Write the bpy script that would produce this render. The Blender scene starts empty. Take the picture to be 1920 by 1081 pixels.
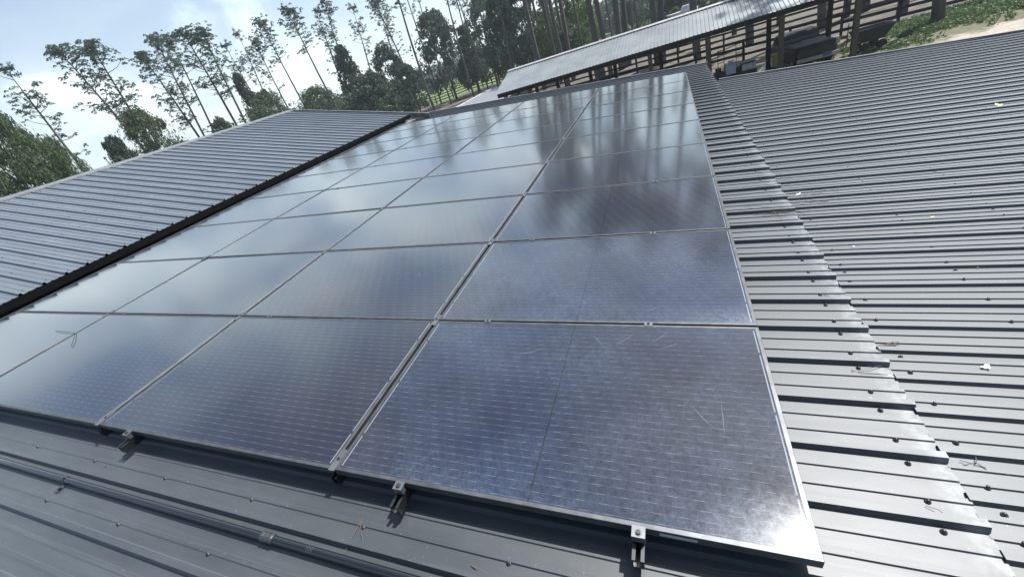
import bpy, bmesh, math, random
import numpy as np
from mathutils import Vector, Matrix, Euler

random.seed(7)
NP = np.random.default_rng(11)
R = math.radians
scene = bpy.context.scene
COL = scene.collection

# ------------------------------------------------------------------ camera frame
TH = R(4.764)                       # 1:12 roof of the lean-to, falling towards +X
GZ = -3.2                           # ground level below the roof corner the array starts at
F, CX, CY = 764.41, 960.0, 540.5    # lens in pixels of a 1920 wide frame
EX = Vector((0.93422583, -0.00999998, -0.35654187))
EY = Vector((0.29072139, -0.55778424, 0.77740453))
EZ = Vector((-0.20664747, -0.82992574, -0.51818924))
PW, PD = 1.775, 1.04677             # panel pitch
CR = Vector((-0.23162, -0.39661, 0.78870)) * PW
ROT = Matrix.Rotation(TH, 3, 'Y')   # roof frame -> world
CW = ROT @ CR
M3 = Matrix((EX, EY, EZ)).transposed()

def ray(x, y):
    d = Vector(((x - CX) / F, (y - CY) / F, 1.0))
    return ROT @ (M3.transposed() @ d)

def roofpt(x, y, z=0.0):            # where the line of sight meets a plane of the roof frame
    d = M3.transposed() @ Vector(((x - CX) / F, (y - CY) / F, 1.0))
    return CR + d * ((z - CR.z) / d.z)

def plane(x, y, axis, val):
    d = ray(x, y)
    return CW + d * ((val - CW[axis]) / d[axis])

def gnd(x, y):
    return plane(x, y, 2, GZ)

def at_range(x, y, rho):
    d = ray(x, y)
    return CW + d * (rho / math.hypot(d.x, d.y))

def px_per_m(p):
    q = M3 @ (ROT.transposed() @ (p - CW))
    side = (p - CW).cross(Vector((0, 0, 1))).normalized()
    q2 = M3 @ (ROT.transposed() @ (p + side - CW))
    return math.hypot(q2.x / q2.z - q.x / q.z, q2.y / q2.z - q.y / q.z) * F

cam_d = bpy.data.cameras.new('camera')
cam = bpy.data.objects.new('camera', cam_d)
COL.objects.link(cam)
cam_d.sensor_width = 36
cam_d.sensor_fit = 'HORIZONTAL'
cam_d.lens = 36 * F / 1920
cam_d.clip_start = 0.02
cam_d.clip_end = 3000
right = ROT @ Vector((EX[0], EY[0], EZ[0]))
down = ROT @ Vector((EX[1], EY[1], EZ[1]))
fwd = ROT @ Vector((EX[2], EY[2], EZ[2]))
mw = Matrix((right, -down, -fwd)).transposed().to_4x4()
mw.translation = CW
cam.matrix_world = mw
scene.camera = cam

# ------------------------------------------------------------------ light and sky
SUN = Vector((0.36, 0.42, 0.84)).normalized()
sun_el = math.asin(SUN.z)
sun_az = math.atan2(SUN.x, SUN.y)
world = bpy.data.worlds.new('World')
scene.world = world
world.use_nodes = True
wn, wl = world.node_tree.nodes, world.node_tree.links
bg = wn['Background']
bg.inputs['Strength'].default_value = 0.085
sky = wn.new('ShaderNodeTexSky')
sky.sky_type = 'NISHITA'
sky.sun_disc = False
sky.sun_elevation = sun_el
sky.sun_rotation = sun_az
sky.dust_density = 1.5
sky.ozone_density = 1.2
tc = wn.new('ShaderNodeTexCoord')
mp = wn.new('ShaderNodeMapping')
mp.inputs['Scale'].default_value = (1.0, 1.0, 2.6)
mp.inputs['Rotation'].default_value = (0, 0, R(25))
n1 = wn.new('ShaderNodeTexNoise')
n1.inputs['Scale'].default_value = 3.4
n1.inputs['Detail'].default_value = 9
n1.inputs['Roughness'].default_value = 0.56
n1.inputs['Distortion'].default_value = 0.5
ramp = wn.new('ShaderNodeValToRGB')
ramp.color_ramp.elements[0].position = 0.40
ramp.color_ramp.elements[0].color = (0.04, 0.04, 0.04, 1)
ramp.color_ramp.elements[1].position = 0.60
ramp.color_ramp.elements[1].color = (0.96, 0.96, 0.96, 1)
n2 = wn.new('ShaderNodeTexNoise')
n2.inputs['Scale'].default_value = 5.0
n2.inputs['Detail'].default_value = 6
cl = wn.new('ShaderNodeValToRGB')
cl.color_ramp.elements[0].position = 0.42
cl.color_ramp.elements[0].color = (6.0, 7.2, 7.8, 1)
cl.color_ramp.elements[1].position = 0.62
cl.color_ramp.elements[1].color = (8.0, 8.8, 8.9, 1)
mix = wn.new('ShaderNodeMix')
mix.data_type = 'RGBA'
wl.new(tc.outputs['Generated'], mp.inputs['Vector'])
wl.new(mp.outputs['Vector'], n1.inputs['Vector'])
wl.new(mp.outputs['Vector'], n2.inputs['Vector'])
wl.new(n1.outputs['Fac'], ramp.inputs['Fac'])
wl.new(n2.outputs['Fac'], cl.inputs['Fac'])
sepw = wn.new('ShaderNodeSeparateXYZ')
wl.new(tc.outputs['Generated'], sepw.inputs[0])
hi = wn.new('ShaderNodeMapRange')                 # cloud thins out towards the zenith
hi.inputs['From Min'].default_value = 0.25
hi.inputs['From Max'].default_value = 0.85
hi.inputs['To Min'].default_value = 1.0
hi.inputs['To Max'].default_value = 0.25
wl.new(sepw.outputs[2], hi.inputs['Value'])
lo_n = wn.new('ShaderNodeMapRange')               # and closes up into a pale band low down
lo_n.inputs['From Min'].default_value = 0.42
lo_n.inputs['From Max'].default_value = 0.05
lo_n.inputs['To Min'].default_value = 0.0
lo_n.inputs['To Max'].default_value = 0.85
wl.new(sepw.outputs[2], lo_n.inputs['Value'])
mul = wn.new('ShaderNodeMath'); mul.operation = 'MULTIPLY'
wl.new(ramp.outputs['Color'], mul.inputs[0]); wl.new(hi.outputs[0], mul.inputs[1])
mxm = wn.new('ShaderNodeMath'); mxm.operation = 'MAXIMUM'
lob = wn.new('ShaderNodeMath'); lob.operation = 'MULTIPLY_ADD'
lob.inputs[1].default_value = 0.40; lob.inputs[2].default_value = 0.60
wl.new(ramp.outputs['Color'], lob.inputs[0])
lom = wn.new('ShaderNodeMath'); lom.operation = 'MULTIPLY'
wl.new(lob.outputs[0], lom.inputs[0]); wl.new(lo_n.outputs[0], lom.inputs[1])
wl.new(mul.outputs[0], mxm.inputs[0]); wl.new(lom.outputs[0], mxm.inputs[1])
front = wn.new('ShaderNodeVectorMath'); front.operation = 'DOT_PRODUCT'
front.inputs[1].default_value = (-0.15, 0.98, 0.15)
wl.new(tc.outputs['Generated'], front.inputs[0])
fr = wn.new('ShaderNodeMapRange')                 # cloud bank ahead, clearer sky behind
fr.interpolation_type = 'SMOOTHSTEP'
fr.inputs['From Min'].default_value = -0.35
fr.inputs['From Max'].default_value = 0.45
fr.inputs['To Min'].default_value = 0.06
fr.inputs['To Max'].default_value = 1.0
wl.new(front.outputs['Value'], fr.inputs['Value'])
mu2 = wn.new('ShaderNodeMath'); mu2.operation = 'MULTIPLY'
wl.new(mxm.outputs[0], mu2.inputs[0]); wl.new(fr.outputs[0], mu2.inputs[1])
wl.new(mu2.outputs[0], mix.inputs[0])
wl.new(sky.outputs['Color'], mix.inputs[6])
wl.new(cl.outputs['Color'], mix.inputs[7])
wl.new(mix.outputs[2], bg.inputs['Color'])

sun_d = bpy.data.lights.new('sun', 'SUN')
sun_d.energy = 4.4
sun_d.angle = R(0.6)
sun_d.color = (1.0, 0.99, 0.965)
sun = bpy.data.objects.new('sun', sun_d)
COL.objects.link(sun)
sun.rotation_euler = (-SUN).to_track_quat('-Z', 'Y').to_euler()

vs = scene.view_settings
vs.view_transform = 'Standard'
vs.look = 'None'
vs.exposure = 0.92
vs.gamma = 1.0
scene.cycles.max_bounces = 8
scene.cycles.caustics_reflective = False
scene.cycles.caustics_refractive = False
scene.cycles.sample_clamp_indirect = 4.0

# ------------------------------------------------------------------ materials
class Mat:
    """small node-tree writer"""
    def __init__(s, name, base=(0.5, 0.5, 0.5), rough=0.5, metal=0.0, spec=0.5):
        s.m = bpy.data.materials.new(name)
        s.m.use_nodes = True
        s.n, s.l = s.m.node_tree.nodes, s.m.node_tree.links
        s.b = s.n['Principled BSDF']
        s.b.inputs['Base Color'].default_value = (*base, 1)
        s.b.inputs['Roughness'].default_value = rough
        s.b.inputs['Metallic'].default_value = metal
        s.b.inputs['Specular IOR Level'].default_value = spec
        s.tc = s.n.new('ShaderNodeTexCoord')
    def inp(s, name, v):
        s.put(v, s.b.inputs[name])
    def put(s, v, sock):
        if hasattr(v, 'is_linked') or isinstance(v, bpy.types.NodeSocket):
            s.l.new(v, sock)
        elif isinstance(v, (tuple, list)):
            sock.default_value = (*v, 1) if sock.type == 'RGBA' and len(v) == 3 else v
        else:
            sock.default_value = v
    def math(s, op, a, b=None, c=None, clamp=False):
        n = s.n.new('ShaderNodeMath')
        n.operation = op
        n.use_clamp = clamp
        s.put(a, n.inputs[0])
        if b is not None: s.put(b, n.inputs[1])
        if c is not None: s.put(c, n.inputs[2])
        return n.outputs[0]
    def noise(s, scale, detail=4, rough=0.55, vec=None, stretch=None, w=None):
        n = s.n.new('ShaderNodeTexNoise')
        n.inputs['Scale'].default_value = scale
        n.inputs['Detail'].default_value = detail
        n.inputs['Roughness'].default_value = rough
        v = vec or s.tc.outputs['Object']
        if stretch:
            m = s.n.new('ShaderNodeMapping')
            m.inputs['Scale'].default_value = stretch
            s.l.new(v, m.inputs['Vector'])
            v = m.outputs['Vector']
        s.l.new(v, n.inputs['Vector'])
        if w is not None:
            n.noise_dimensions = '4D'
            s.l.new(w, n.inputs['W'])
        return n.outputs['Fac']
    def ramp(s, fac, *stops):
        n = s.n.new('ShaderNodeValToRGB')
        e = n.color_ramp.elements
        while len(e) < len(stops): e.new(0.5)
        for k, (p, c) in enumerate(stops):
            e[k].position = p
            e[k].color = (*c, 1) if isinstance(c, tuple) else (c, c, c, 1)
        s.put(fac, n.inputs[0])
        return n.outputs[0]
    def mixc(s, fac, a, b):
        n = s.n.new('ShaderNodeMix')
        n.data_type = 'RGBA'
        s.put(fac, n.inputs[0]); s.put(a, n.inputs[6]); s.put(b, n.inputs[7])
        return n.outputs[2]
    def sep(s, vec=None):
        n = s.n.new('ShaderNodeSeparateXYZ')
        s.l.new(vec or s.tc.outputs['Object'], n.inputs[0])
        return n.outputs
    def bump(s, h, strength=0.3, dist=0.01):
        n = s.n.new('ShaderNodeBump')
        n.inputs['Strength'].default_value = strength
        n.inputs['Distance'].default_value = dist
        s.put(h, n.inputs['Height'])
        s.l.new(n.outputs[0], s.b.inputs['Normal'])

def simple(name, base, rough=0.5, metal=0.0, var=0.25, scale=6.0, spec=0.5):
    m = Mat(name, base, rough, metal, spec)
    f = m.noise(scale, 5)
    lo = tuple(c * (1 - var) for c in base); hi = tuple(min(1, c * (1 + var)) for c in base)
    m.inp('Base Color', m.ramp(f, (0.3, lo), (0.7, hi)))
    return m.m

def roof_paint(name, base, rough, lap=None):
    m = Mat(name, base, rough, 0.0, 0.5)
    dust = m.noise(2.2, 8, 0.65, stretch=(0.5, 1.6, 1))
    speck = m.noise(95, 2, 0.5)
    sp = m.ramp(speck, (0.70, 0.0), (0.76, 1.0))
    fine = m.noise(26, 6, 0.7, stretch=(0.25, 1, 1))
    run = m.ramp(m.noise(1.0, 6, 0.7, stretch=(0.5, 16, 1)), (0.45, 0.0), (0.75, 0.8))     # rain runs down the slope
    d = m.math('MULTIPLY', m.ramp(dust, (0.38, 0.0), (0.75, 1.0)), m.ramp(fine, (0.3, 0.35), (0.75, 1.0)))
    d = m.math('MAXIMUM', d, run)
    c1 = m.mixc(d, tuple(c * 0.82 for c in base), tuple(c * 1.55 + 0.012 for c in base))
    c2 = m.mixc(m.math('MULTIPLY', sp, 0.35), c1, (0.35, 0.36, 0.34))
    if lap is not None:                              # chalky strip along the lapped edge
        e = m.ramp(m.math('SUBTRACT', m.sep()[0], lap - 0.085), (0.0, 0.0), (0.05, 0.6), (0.09, 0.8))
        e = m.math('MULTIPLY', e, m.ramp(m.noise(22, 6, 0.7), (0.38, 0.0), (0.62, 1.0)))
        c2 = m.mixc(e, c2, (0.21, 0.22, 0.22))
    m.inp('Base Color', c2)
    m.inp('Roughness', m.math('ADD', m.math('MULTIPLY', d, 0.16), rough - 0.05))
    m.b.inputs['Coat Weight'].default_value = 0.42
    m.b.inputs['Coat Roughness'].default_value = 0.46
    m.b.inputs['Sheen Weight'].default_value = 0.28
    m.b.inputs['Sheen Roughness'].default_value = 0.45
    m.b.inputs['Sheen Tint'].default_value = (0.85, 0.94, 1.0, 1)
    m.bump(m.noise(3.0, 3, 0.5, stretch=(0.35, 1, 1)), 0.22, 0.02)
    return m.m

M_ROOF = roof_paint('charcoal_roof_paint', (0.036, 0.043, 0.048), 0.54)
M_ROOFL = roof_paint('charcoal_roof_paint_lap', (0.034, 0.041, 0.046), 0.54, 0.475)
M_ROOF_SKYLIT = roof_paint('charcoal_roof_paint_skylit', (0.084, 0.100, 0.120), 0.5)  # base lightened to carry the sky reflection and sun on the raised slope
M_TRIM = simple('trim_paint', (0.14, 0.145, 0.15), 0.4)
M_FLASH = simple('flashing_metal', (0.34, 0.31, 0.29), 0.45, 0.2)
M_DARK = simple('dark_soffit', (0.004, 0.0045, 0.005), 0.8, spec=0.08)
M_WALL = simple('barn_wall', (0.16, 0.15, 0.14), 0.7)
M_SCREW = simple('screw_head', (0.05, 0.05, 0.052), 0.35, 0.5)
M_WASHER = simple('rubber_washer', (0.02, 0.02, 0.02), 0.6)
M_FRAME = simple('anodised_frame', (0.095, 0.10, 0.105), 0.45, 0.6, 0.3, 14)
M_RAIL = simple('rail_aluminium', (0.075, 0.076, 0.078), 0.33, 0.8, 0.15, 20)
M_CLAMP = simple('clamp_metal', (0.14, 0.147, 0.155), 0.45, 0.6)
M_CONDUIT = simple('conduit_paint', (0.008, 0.009, 0.011), 0.2, 0.0, 0.2, 9)
M_CONDUIT.node_tree.nodes['Principled BSDF'].inputs['Coat Weight'].default_value = 1.0
M_CONDUIT.node_tree.nodes['Principled BSDF'].inputs['Coat Roughness'].default_value = 0.12
M_STEEL = simple('zinc_fitting', (0.10, 0.10, 0.105), 0.35, 0.7)
M_LABEL = simple('sticker', (0.45, 0.45, 0.45), 0.5)
M_LEAF_W = simple('pale_leaf', (0.75, 0.74, 0.68), 0.6)
M_LEAF_Y = simple('yellow_leaf', (0.62, 0.58, 0.34), 0.6)
M_NEEDLE = simple('dry_needle', (0.13, 0.105, 0.085), 0.7)
M_TWIG = simple('dark_needle', (0.03, 0.03, 0.025), 0.7)

def panel_glass(name, dirt, blue=1.0):
    m = Mat(name, (0.02, 0.022, 0.04), 0.12)
    xyz = m.sep()
    x, y = xyz[0], xyz[1]
    oi = m.n.new('ShaderNodeObjectInfo')
    w = m.math('MULTIPLY', oi.outputs['Random'], 40.0)
    # busbars: 30 fine lines across the short side, brighter in dashes
    fy = m.math('FRACT', m.math('DIVIDE', m.math('ADD', y, 2.0), 0.0331))
    line = m.math('LESS_THAN', m.math('ABSOLUTE', m.math('SUBTRACT', fy, 0.5)), 0.020)
    row = m.math('FLOOR', m.math('DIVIDE', m.math('ADD', y, 2.0), 0.0331))
    fx = m.math('FRACT', m.math('ADD', m.math('DIVIDE', m.math('ADD', x, 2.0), 0.0835), m.math('MULTIPLY', row, 0.21)))
    dash = m.math('GREATER_THAN', fx, 0.62)
    lx = m.math('LESS_THAN', m.math('ABSOLUTE', x), 0.848)
    line = m.math('MULTIPLY', m.math('MULTIPLY', line, lx), m.math('ADD', m.math('MULTIPLY', dash, 0.40), 0.24))
    # cells: faint tint per cell, dark slits between them
    cell = m.n.new('ShaderNodeTexWhiteNoise')
    cell.noise_dimensions = '3D'
    cv = m.n.new('ShaderNodeCombineXYZ')
    m.l.new(m.math('FLOOR', m.math('DIVIDE', m.math('ADD', x, 2.0), 0.0835)), cv.inputs[0])
    m.l.new(m.math('FLOOR', m.math('DIVIDE', m.math('ADD', y, 2.0), 0.1655)), cv.inputs[1])
    m.l.new(w, cv.inputs[2])
    m.l.new(cv.outputs[0], cell.inputs['Vector'])
    big = m.noise(1.1, 3, 0.5, w=w)
    tint = m.ramp(big, (0.32, (0.021, 0.017, 0.021)), (0.47, (0.012, 0.014, 0.024)), (0.66, (0.009 , 0.015 , 0.030 * blue)))
    c0 = m.mixc(m.math('MULTIPLY', cell.outputs['Value'], 0.35), tint, (0.014, 0.015, 0.026))
    slit = m.math('LESS_THAN', m.math('ABSOLUTE', m.math('SUBTRACT', m.math('FRACT', m.math('DIVIDE', m.math('ADD', y, 2.0), 0.1655)), 0.5)), 0.492)
    c0 = m.mixc(slit, (0.008, 0.008, 0.009), c0)
    mid = m.math('LESS_THAN', m.math('ABSOLUTE', x), 0.0035)
    c0 = m.mixc(mid, c0, (0.004, 0.004, 0.004))
    line = m.math('MULTIPLY', line, m.math('SUBTRACT', 1.0, mid))
    # end tapes inside the short edges, in three pieces
    ex = m.math('LESS_THAN', m.math('ABSOLUTE', m.math('SUBTRACT', m.math('ABSOLUTE', x), 0.8535)), 0.0024)
    fy3 = m.math('FRACT', m.math('DIVIDE', m.math('ADD', y, 2.0 - 0.0143), 0.331))
    ey = m.math('LESS_THAN', m.math('ABSOLUTE', m.math('SUBTRACT', fy3, 0.5)), 0.478)
    tape = m.math('MULTIPLY', m.math('MULTIPLY', ex, ey), m.math('LESS_THAN', m.math('ABSOLUTE', y), 0.492))
    c1 = m.mixc(m.math('MAXIMUM', line, m.math('MULTIPLY', tape, 1.0)), c0, (0.20, 0.225, 0.24))
    # dried rain film: fine mottling inside broad patches, thickened at the lower right to paint in the sun's glow
    mott = m.math('MULTIPLY', m.ramp(m.noise(40, 10, 0.85, w=w), (0.40, 0.0), (0.66, 1.0)), m.ramp(m.noise(190, 4, 0.75, w=w), (0.34, 0.2), (0.62, 1.0)))
    patch = m.ramp(m.noise(2.3, 5, 0.6, w=w), (0.36, 0.12), (0.68, 1.0))
    edge = m.ramp(m.math('SUBTRACT', -0.30, y), (0.0, 0.0), (0.2, 1.0))
    edx = m.ramp(m.math('SUBTRACT', x, 0.35), (0.0, 0.25), (0.5, 1.0))
    film = m.math('MULTIPLY', m.math('ADD', m.math('MULTIPLY', patch, 0.55), m.math('MULTIPLY', edge, m.math('MULTIPLY', edx, 0.75))), m.math('ADD', m.math('MULTIPLY', mott, 0.90), 0.12))
    speck = m.ramp(m.noise(140, 2, 0.5, w=w), (0.74, 0.0), (0.78, 1.0))
    film = m.math('ADD', m.math('MULTIPLY', film, dirt), m.math('MULTIPLY', speck, 0.25), clamp=True)
    c2 = m.mixc(film, c1, (0.17, 0.23, 0.33))
    m.inp('Base Color', c2)
    m.b.inputs['Roughness'].default_value = 0.6
    m.b.inputs['Specular IOR Level'].default_value = 0.1
    # glass face: weak mirror seen square on, strong at a grazing angle
    lw = m.n.new('ShaderNodeLayerWeight'); lw.inputs['Blend'].default_value = 0.5
    fr = m.math('ADD', m.math('MULTIPLY', m.math('POWER', lw.outputs['Facing'], 2.8), 1.0), m.math('ADD', m.math('MULTIPLY', film, 0.012), 0.013), clamp=True)
    gl = m.n.new('ShaderNodeBsdfGlossy')
    gl.inputs['Color'].default_value = (0.99, 1.0, 0.99, 1)
    m.put(m.math('ADD', m.math('ADD', m.math('MULTIPLY', film, 0.30), m.math('MULTIPLY', m.math('MULTIPLY', edge, edx), 0.22 * dirt)), m.math('ADD', m.math('MULTIPLY', big, 0.06), 0.075)), gl.inputs['Roughness'])
    mx = m.n.new('ShaderNodeMixShader')
    m.put(fr, mx.inputs[0])
    m.l.new(m.b.outputs[0], mx.inputs[1]); m.l.new(gl.outputs[0], mx.inputs[2])
    m.l.new(mx.outputs[0], m.n['Material Output'].inputs['Surface'])
    return m.m

M_GLASS = panel_glass('solar_glass', 0.05)
M_GLASS_D = panel_glass('solar_glass_dusty', 0.62, 1.25)
M_SCRATCH = simple('dust_streak', (0.08, 0.098, 0.118), 0.85)

# ------------------------------------------------------------------ mesh helpers
class MB:
    def __init__(s):
        s.v, s.f, s.mi, s.mats = [], [], [], []
    def mat(s, m):
        if m not in s.mats: s.mats.append(m)
        return s.mats.index(m)
    def add(s, vs, fs, m=None, M=None):
        k = len(s.v)
        i = s.mat(m) if m else 0
        for p in vs:
            p = Vector(p)
            s.v.append(tuple(M @ p) if M else tuple(p))
        for f in fs:
            s.f.append(tuple(k + a for a in f)); s.mi.append(i)
        return s
    def box(s, lo, hi, m=None, M=None, top=None):
        (x0, y0, z0), (x1, y1, z1) = lo, hi
        t = top or 0.0
        vs = [(x0, y0, z0), (x1, y0, z0), (x1, y1, z0), (x0, y1, z0),
              (x0 + t, y0 + t, z1), (x1 - t, y0 + t, z1), (x1 - t, y1 - t, z1), (x0 + t, y1 - t, z1)]
        return s.add(vs, [(0, 3, 2, 1), (4, 5, 6, 7), (0, 1, 5, 4), (1, 2, 6, 5), (2, 3, 7, 6), (3, 0, 4, 7)], m, M)
    def tube(s, pts, r, n=8, m=None, caps=True, M=None):
        pts = [Vector(p) for p in pts]
        rs = r if isinstance(r, (list, tuple)) else [r] * len(pts)
        vs, fs = [], []
        ref = None
        for i, p in enumerate(pts):
            d = (pts[min(i + 1, len(pts) - 1)] - pts[max(i - 1, 0)]).normalized()
            if ref is None:
                ref = Vector((0, 0, 1)) if abs(d.z) < 0.9 else Vector((1, 0, 0))
            a = d.cross(ref)
            if a.length < 1e-6: a = d.orthogonal()
            a.normalize(); b = d.cross(a).normalized(); ref = -b if False else ref
            for k in range(n):
                t = 2 * math.pi * k / n
                vs.append(p + (a * math.cos(t) + b * math.sin(t)) * rs[i])
        for i in range(len(pts) - 1):
            for k in range(n):
                fs.append((i * n + k, i * n + (k + 1) % n, (i + 1) * n + (k + 1) % n, (i + 1) * n + k))
        if caps:
            fs.append(tuple(range(n - 1, -1, -1))); fs.append(tuple((len(pts) - 1) * n + k for k in range(n)))
        return s.add(vs, fs, m, M)
    def beam(s, a, b, w, h, m=None, up=(0, 0, 1)):
        """rectangular bar from a to b, w across, h along up"""
        a, b = Vector(a), Vector(b)
        d = (b - a).normalized()
        side = d.cross(Vector(up))
        if side.length < 1e-5: side = d.orthogonal()
        side.normalize(); u = side.cross(d).normalized()
        vs = []
        for p in (a, b):
            for sx, sz in ((-1, -1), (1, -1), (1, 1), (-1, 1)):
                vs.append(p + side * sx * w / 2 + u * sz * h / 2)
        return s.add(vs, [(0, 1, 2, 3), (7, 6, 5, 4), (0, 4, 5, 1), (1, 5, 6, 2), (2, 6, 7, 3), (3, 7, 4, 0)], m)
    def prism(s, poly, y0, y1, m=None, M=None):
        """polygon in x,z swept along y"""
        n = len(poly)
        vs = [(x, y0, z) for x, z in poly] + [(x, y1, z) for x, z in poly]
        fs = [tuple(range(n)), tuple(range(2 * n - 1, n - 1, -1))]
        fs += [(k, n + k, n + (k + 1) % n, (k + 1) % n) for k in range(n)]
        return s.add(vs, fs, m, M)
    def mesh(s, name, default=None, smooth=False):
        me = bpy.data.meshes.new(name)
        me.from_pydata(s.v, [], s.f)
        for m in (s.mats or ([default] if default else [])):
            me.materials.append(m)
        if s.mats:
            me.polygons.foreach_set('material_index', s.mi)
        if smooth:
            me.polygons.foreach_set('use_smooth', [True] * len(s.f))
        bm = bmesh.new(); bm.from_mesh(me)
        bmesh.ops.recalc_face_normals(bm, faces=bm.faces)
        bm.to_mesh(me); bm.free()
        me.update()
        return me
    def build(s, name, default=None, parent=None, smooth=False):
        return put(name, s.mesh(name, default, smooth), parent)

def put(name, me, parent=None):
    o = bpy.data.objects.new(name, me)
    COL.objects.link(o)
    if parent: o.parent = parent
    return o

def tag(o, label=None, cat=None, group=None, kind=None):
    if label: o['label'] = label
    if cat: o['category'] = cat
    if group: o['group'] = group
    if kind: o['kind'] = kind
    return o

def empty(name, loc=(0, 0, 0), rot=(0, 0, 0), label=None, cat=None, group=None):
    o = bpy.data.objects.new(name, None)
    o.empty_display_size = 0.2
    COL.objects.link(o)
    o.location = loc
    o.rotation_euler = rot
    return tag(o, label, cat, group)

def on_roof(name, p, label, cat, group=None):     # an Empty standing on the sloping roof
    return empty(name, ROT @ Vector(p), (0, TH, 0), label, cat, group)

ORD = ['first', 'second', 'third', 'fourth', 'fifth', 'sixth', 'seventh', 'eighth', 'ninth', 'tenth', 'eleventh',
       'twelfth', 'thirteenth', 'fourteenth', 'fifteenth', 'sixteenth', 'seventeenth', 'eighteenth', 'nineteenth', 'twentieth']

# ------------------------------------------------------------------ ground
def ground_mat():
    m = Mat('pine_straw_soil', (0.2, 0.16, 0.12), 0.95, 0, 0.2)
    P = m.tc.outputs['Object']
    a = m.noise(0.22, 6, 0.6); b = m.noise(2.4, 8, 0.7, stretch=(0.5, 1.6, 1)); c = m.noise(0.9, 5, 0.6)
    c1 = m.ramp(b, (0.34, (0.045, 0.039, 0.034)), (0.52, (0.115, 0.099, 0.085)), (0.72, (0.26, 0.23, 0.20)))
    c2 = m.mixc(m.ramp(a, (0.48, 0.0), (0.62, 0.5)), c1, (0.13, 0.12, 0.07))
    m.inp('Base Color', c2)
    m.bump(b, 0.6, 0.08)
    return m.m
M_SOIL = ground_mat()
def grass_mat(name, lo, hi):
    m = Mat(name, lo, 0.9, 0, 0.2)
    f = m.noise(0.35, 8, 0.7); g = m.noise(6, 6, 0.7)
    c = m.mixc(m.ramp(g, (0.35, 0.0), (0.7, 0.45)), m.ramp(f, (0.3, lo), (0.7, hi)), tuple(0.6 * v for v in lo))
    m.inp('Base Color', c)
    return m.m
M_PASTURE = grass_mat('pasture_grass', (0.10, 0.15, 0.048), (0.145, 0.20, 0.07))
def verge_mat():
    m = Mat('verge_soil', (0.15, 0.13, 0.09), 0.95, 0, 0.2)
    x, y, z = m.sep()
    wob = m.noise(0.8, 6, 0.65); fine = m.noise(5, 6, 0.7)
    soil = m.ramp(fine, (0.3, (0.065, 0.072, 0.042)), (0.7, (0.18, 0.165, 0.11)))
    sand = m.ramp(fine, (0.3, (0.24, 0.21, 0.17)), (0.7, (0.44, 0.40, 0.34)))
    # distance past a line parallel to the barn, wavering
    d = m.math('SUBTRACT', m.math('ADD', m.math('MULTIPLY', x, 0.11), 21.7), y)
    f = m.math('ADD', d, m.math('MULTIPLY', m.math('SUBTRACT', wob, 0.5), 3.2))
    e = m.ramp(m.math('SUBTRACT', x, 8.6), (0.0, 0.0), (1.0, 1.0))
    m.inp('Base Color', m.mixc(m.math('MULTIPLY', m.ramp(f, (0.0, 0.0), (0.5, 1.0)), e), soil, sand))
    m.bump(fine, 0.5, 0.05)
    return m.m
M_VERGE = verge_mat()
M_SAND = simple('pale_sand', (0.62, 0.57, 0.48), 0.95, 0, 0.2, 3)

g = MB(); g.add([(-600, -300, GZ), (700, -300, GZ), (700, 900, GZ), (-600, 900, GZ)], [(0, 1, 2, 3)], M_SOIL)
tag(g.build('ground'), kind='structure')

fence_far = [gnd(700, 228), gnd(770, 207), gnd(820, 196), gnd(880, 172), gnd(934, 156), gnd(1000, 138), gnd(1110, 104)]
def sheet(name, pts, mat, dz):
    b = MB(); b.add([(p[0], p[1], GZ + dz) for p in pts], [tuple(range(len(pts)))], mat)
    return tag(b.build(name), kind='structure')
sheet('pasture', [(p.x, p.y + 1.0) for p in fence_far] + [(60, 150), (120, 420), (-330, 420), (-220, 90)], M_PASTURE, 0.012)
sheet('verge', [(5.4, 21.4), (9, 19), (25, 18), (25, 34), (14, 30.6), (10, 28.3), (6.6, 27.2)], M_VERGE, 0.008)

# ------------------------------------------------------------------ barn
RIB = 0.2325
PH = 0.028
RIB2 = 0.1745                                   # the lower roof has closer ribs
PH2 = 0.178
def sheet_profile(y0, y1, phase, hgt=0.024, pitch=RIB):
    """cross-section of a screwed metal sheet: a tall rib every pitch, two low ones between"""
    pts = [(y0, 0.0)]
    k = math.floor((y0 - phase) / pitch) - 1
    while phase + k * pitch < y1 + pitch:
        c = phase + k * pitch
        row = [(-.020, 0), (-.0125, hgt), (.0125, hgt), (.020, 0)]
        for j in (1, 2):
            m_ = pitch * j / 3
            row += [(m_ - .0120, 0), (m_ - .0085, .0060), (m_ + .0085, .0060), (m_ + .0120, 0)]
        for dy, z in row:
            y = c + dy
            if y0 < y < y1: pts.append((y, z))
        k += 1
    pts.append((y1, 0.0))
    return pts

def metal_sheet(x0, x1, y0, y1, phase, nx=1, thick=0.0012, hgt=0.024, pitch=RIB):
    pr = sheet_profile(y0, y1, phase, hgt, pitch)
    b = MB()
    vs = []
    n = len(pr)
    xs = [x0 + (x1 - x0) * i / nx for i in range(nx + 1)]
    for x in xs:
        vs += [(x, y, z) for y, z in pr]
    fs = [(i * n + k, (i + 1) * n + k, (i + 1) * n + k + 1, i * n + k + 1) for i in range(nx) for k in range(n - 1)]
    b.add(vs, fs)
    # down-turned edges so that the sheet ends have thickness
    for x in (xs[0], xs[-1]):
        k0 = len(b.v)
        b.add([(x, y, z) for y, z in pr] + [(x, y, z - thick * 2.5) for y, z in pr],
              [(k, k + 1, n + k + 1, n + k) for k in range(n - 1)])
    return b

def cut(o, co, no):
    bm = bmesh.new(); bm.from_mesh(o.data)
    bmesh.ops.bisect_plane(bm, geom=bm.verts[:] + bm.edges[:] + bm.faces[:], plane_co=co, plane_no=no, clear_outer=True)
    bm.to_mesh(o.data); bm.free()

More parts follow.
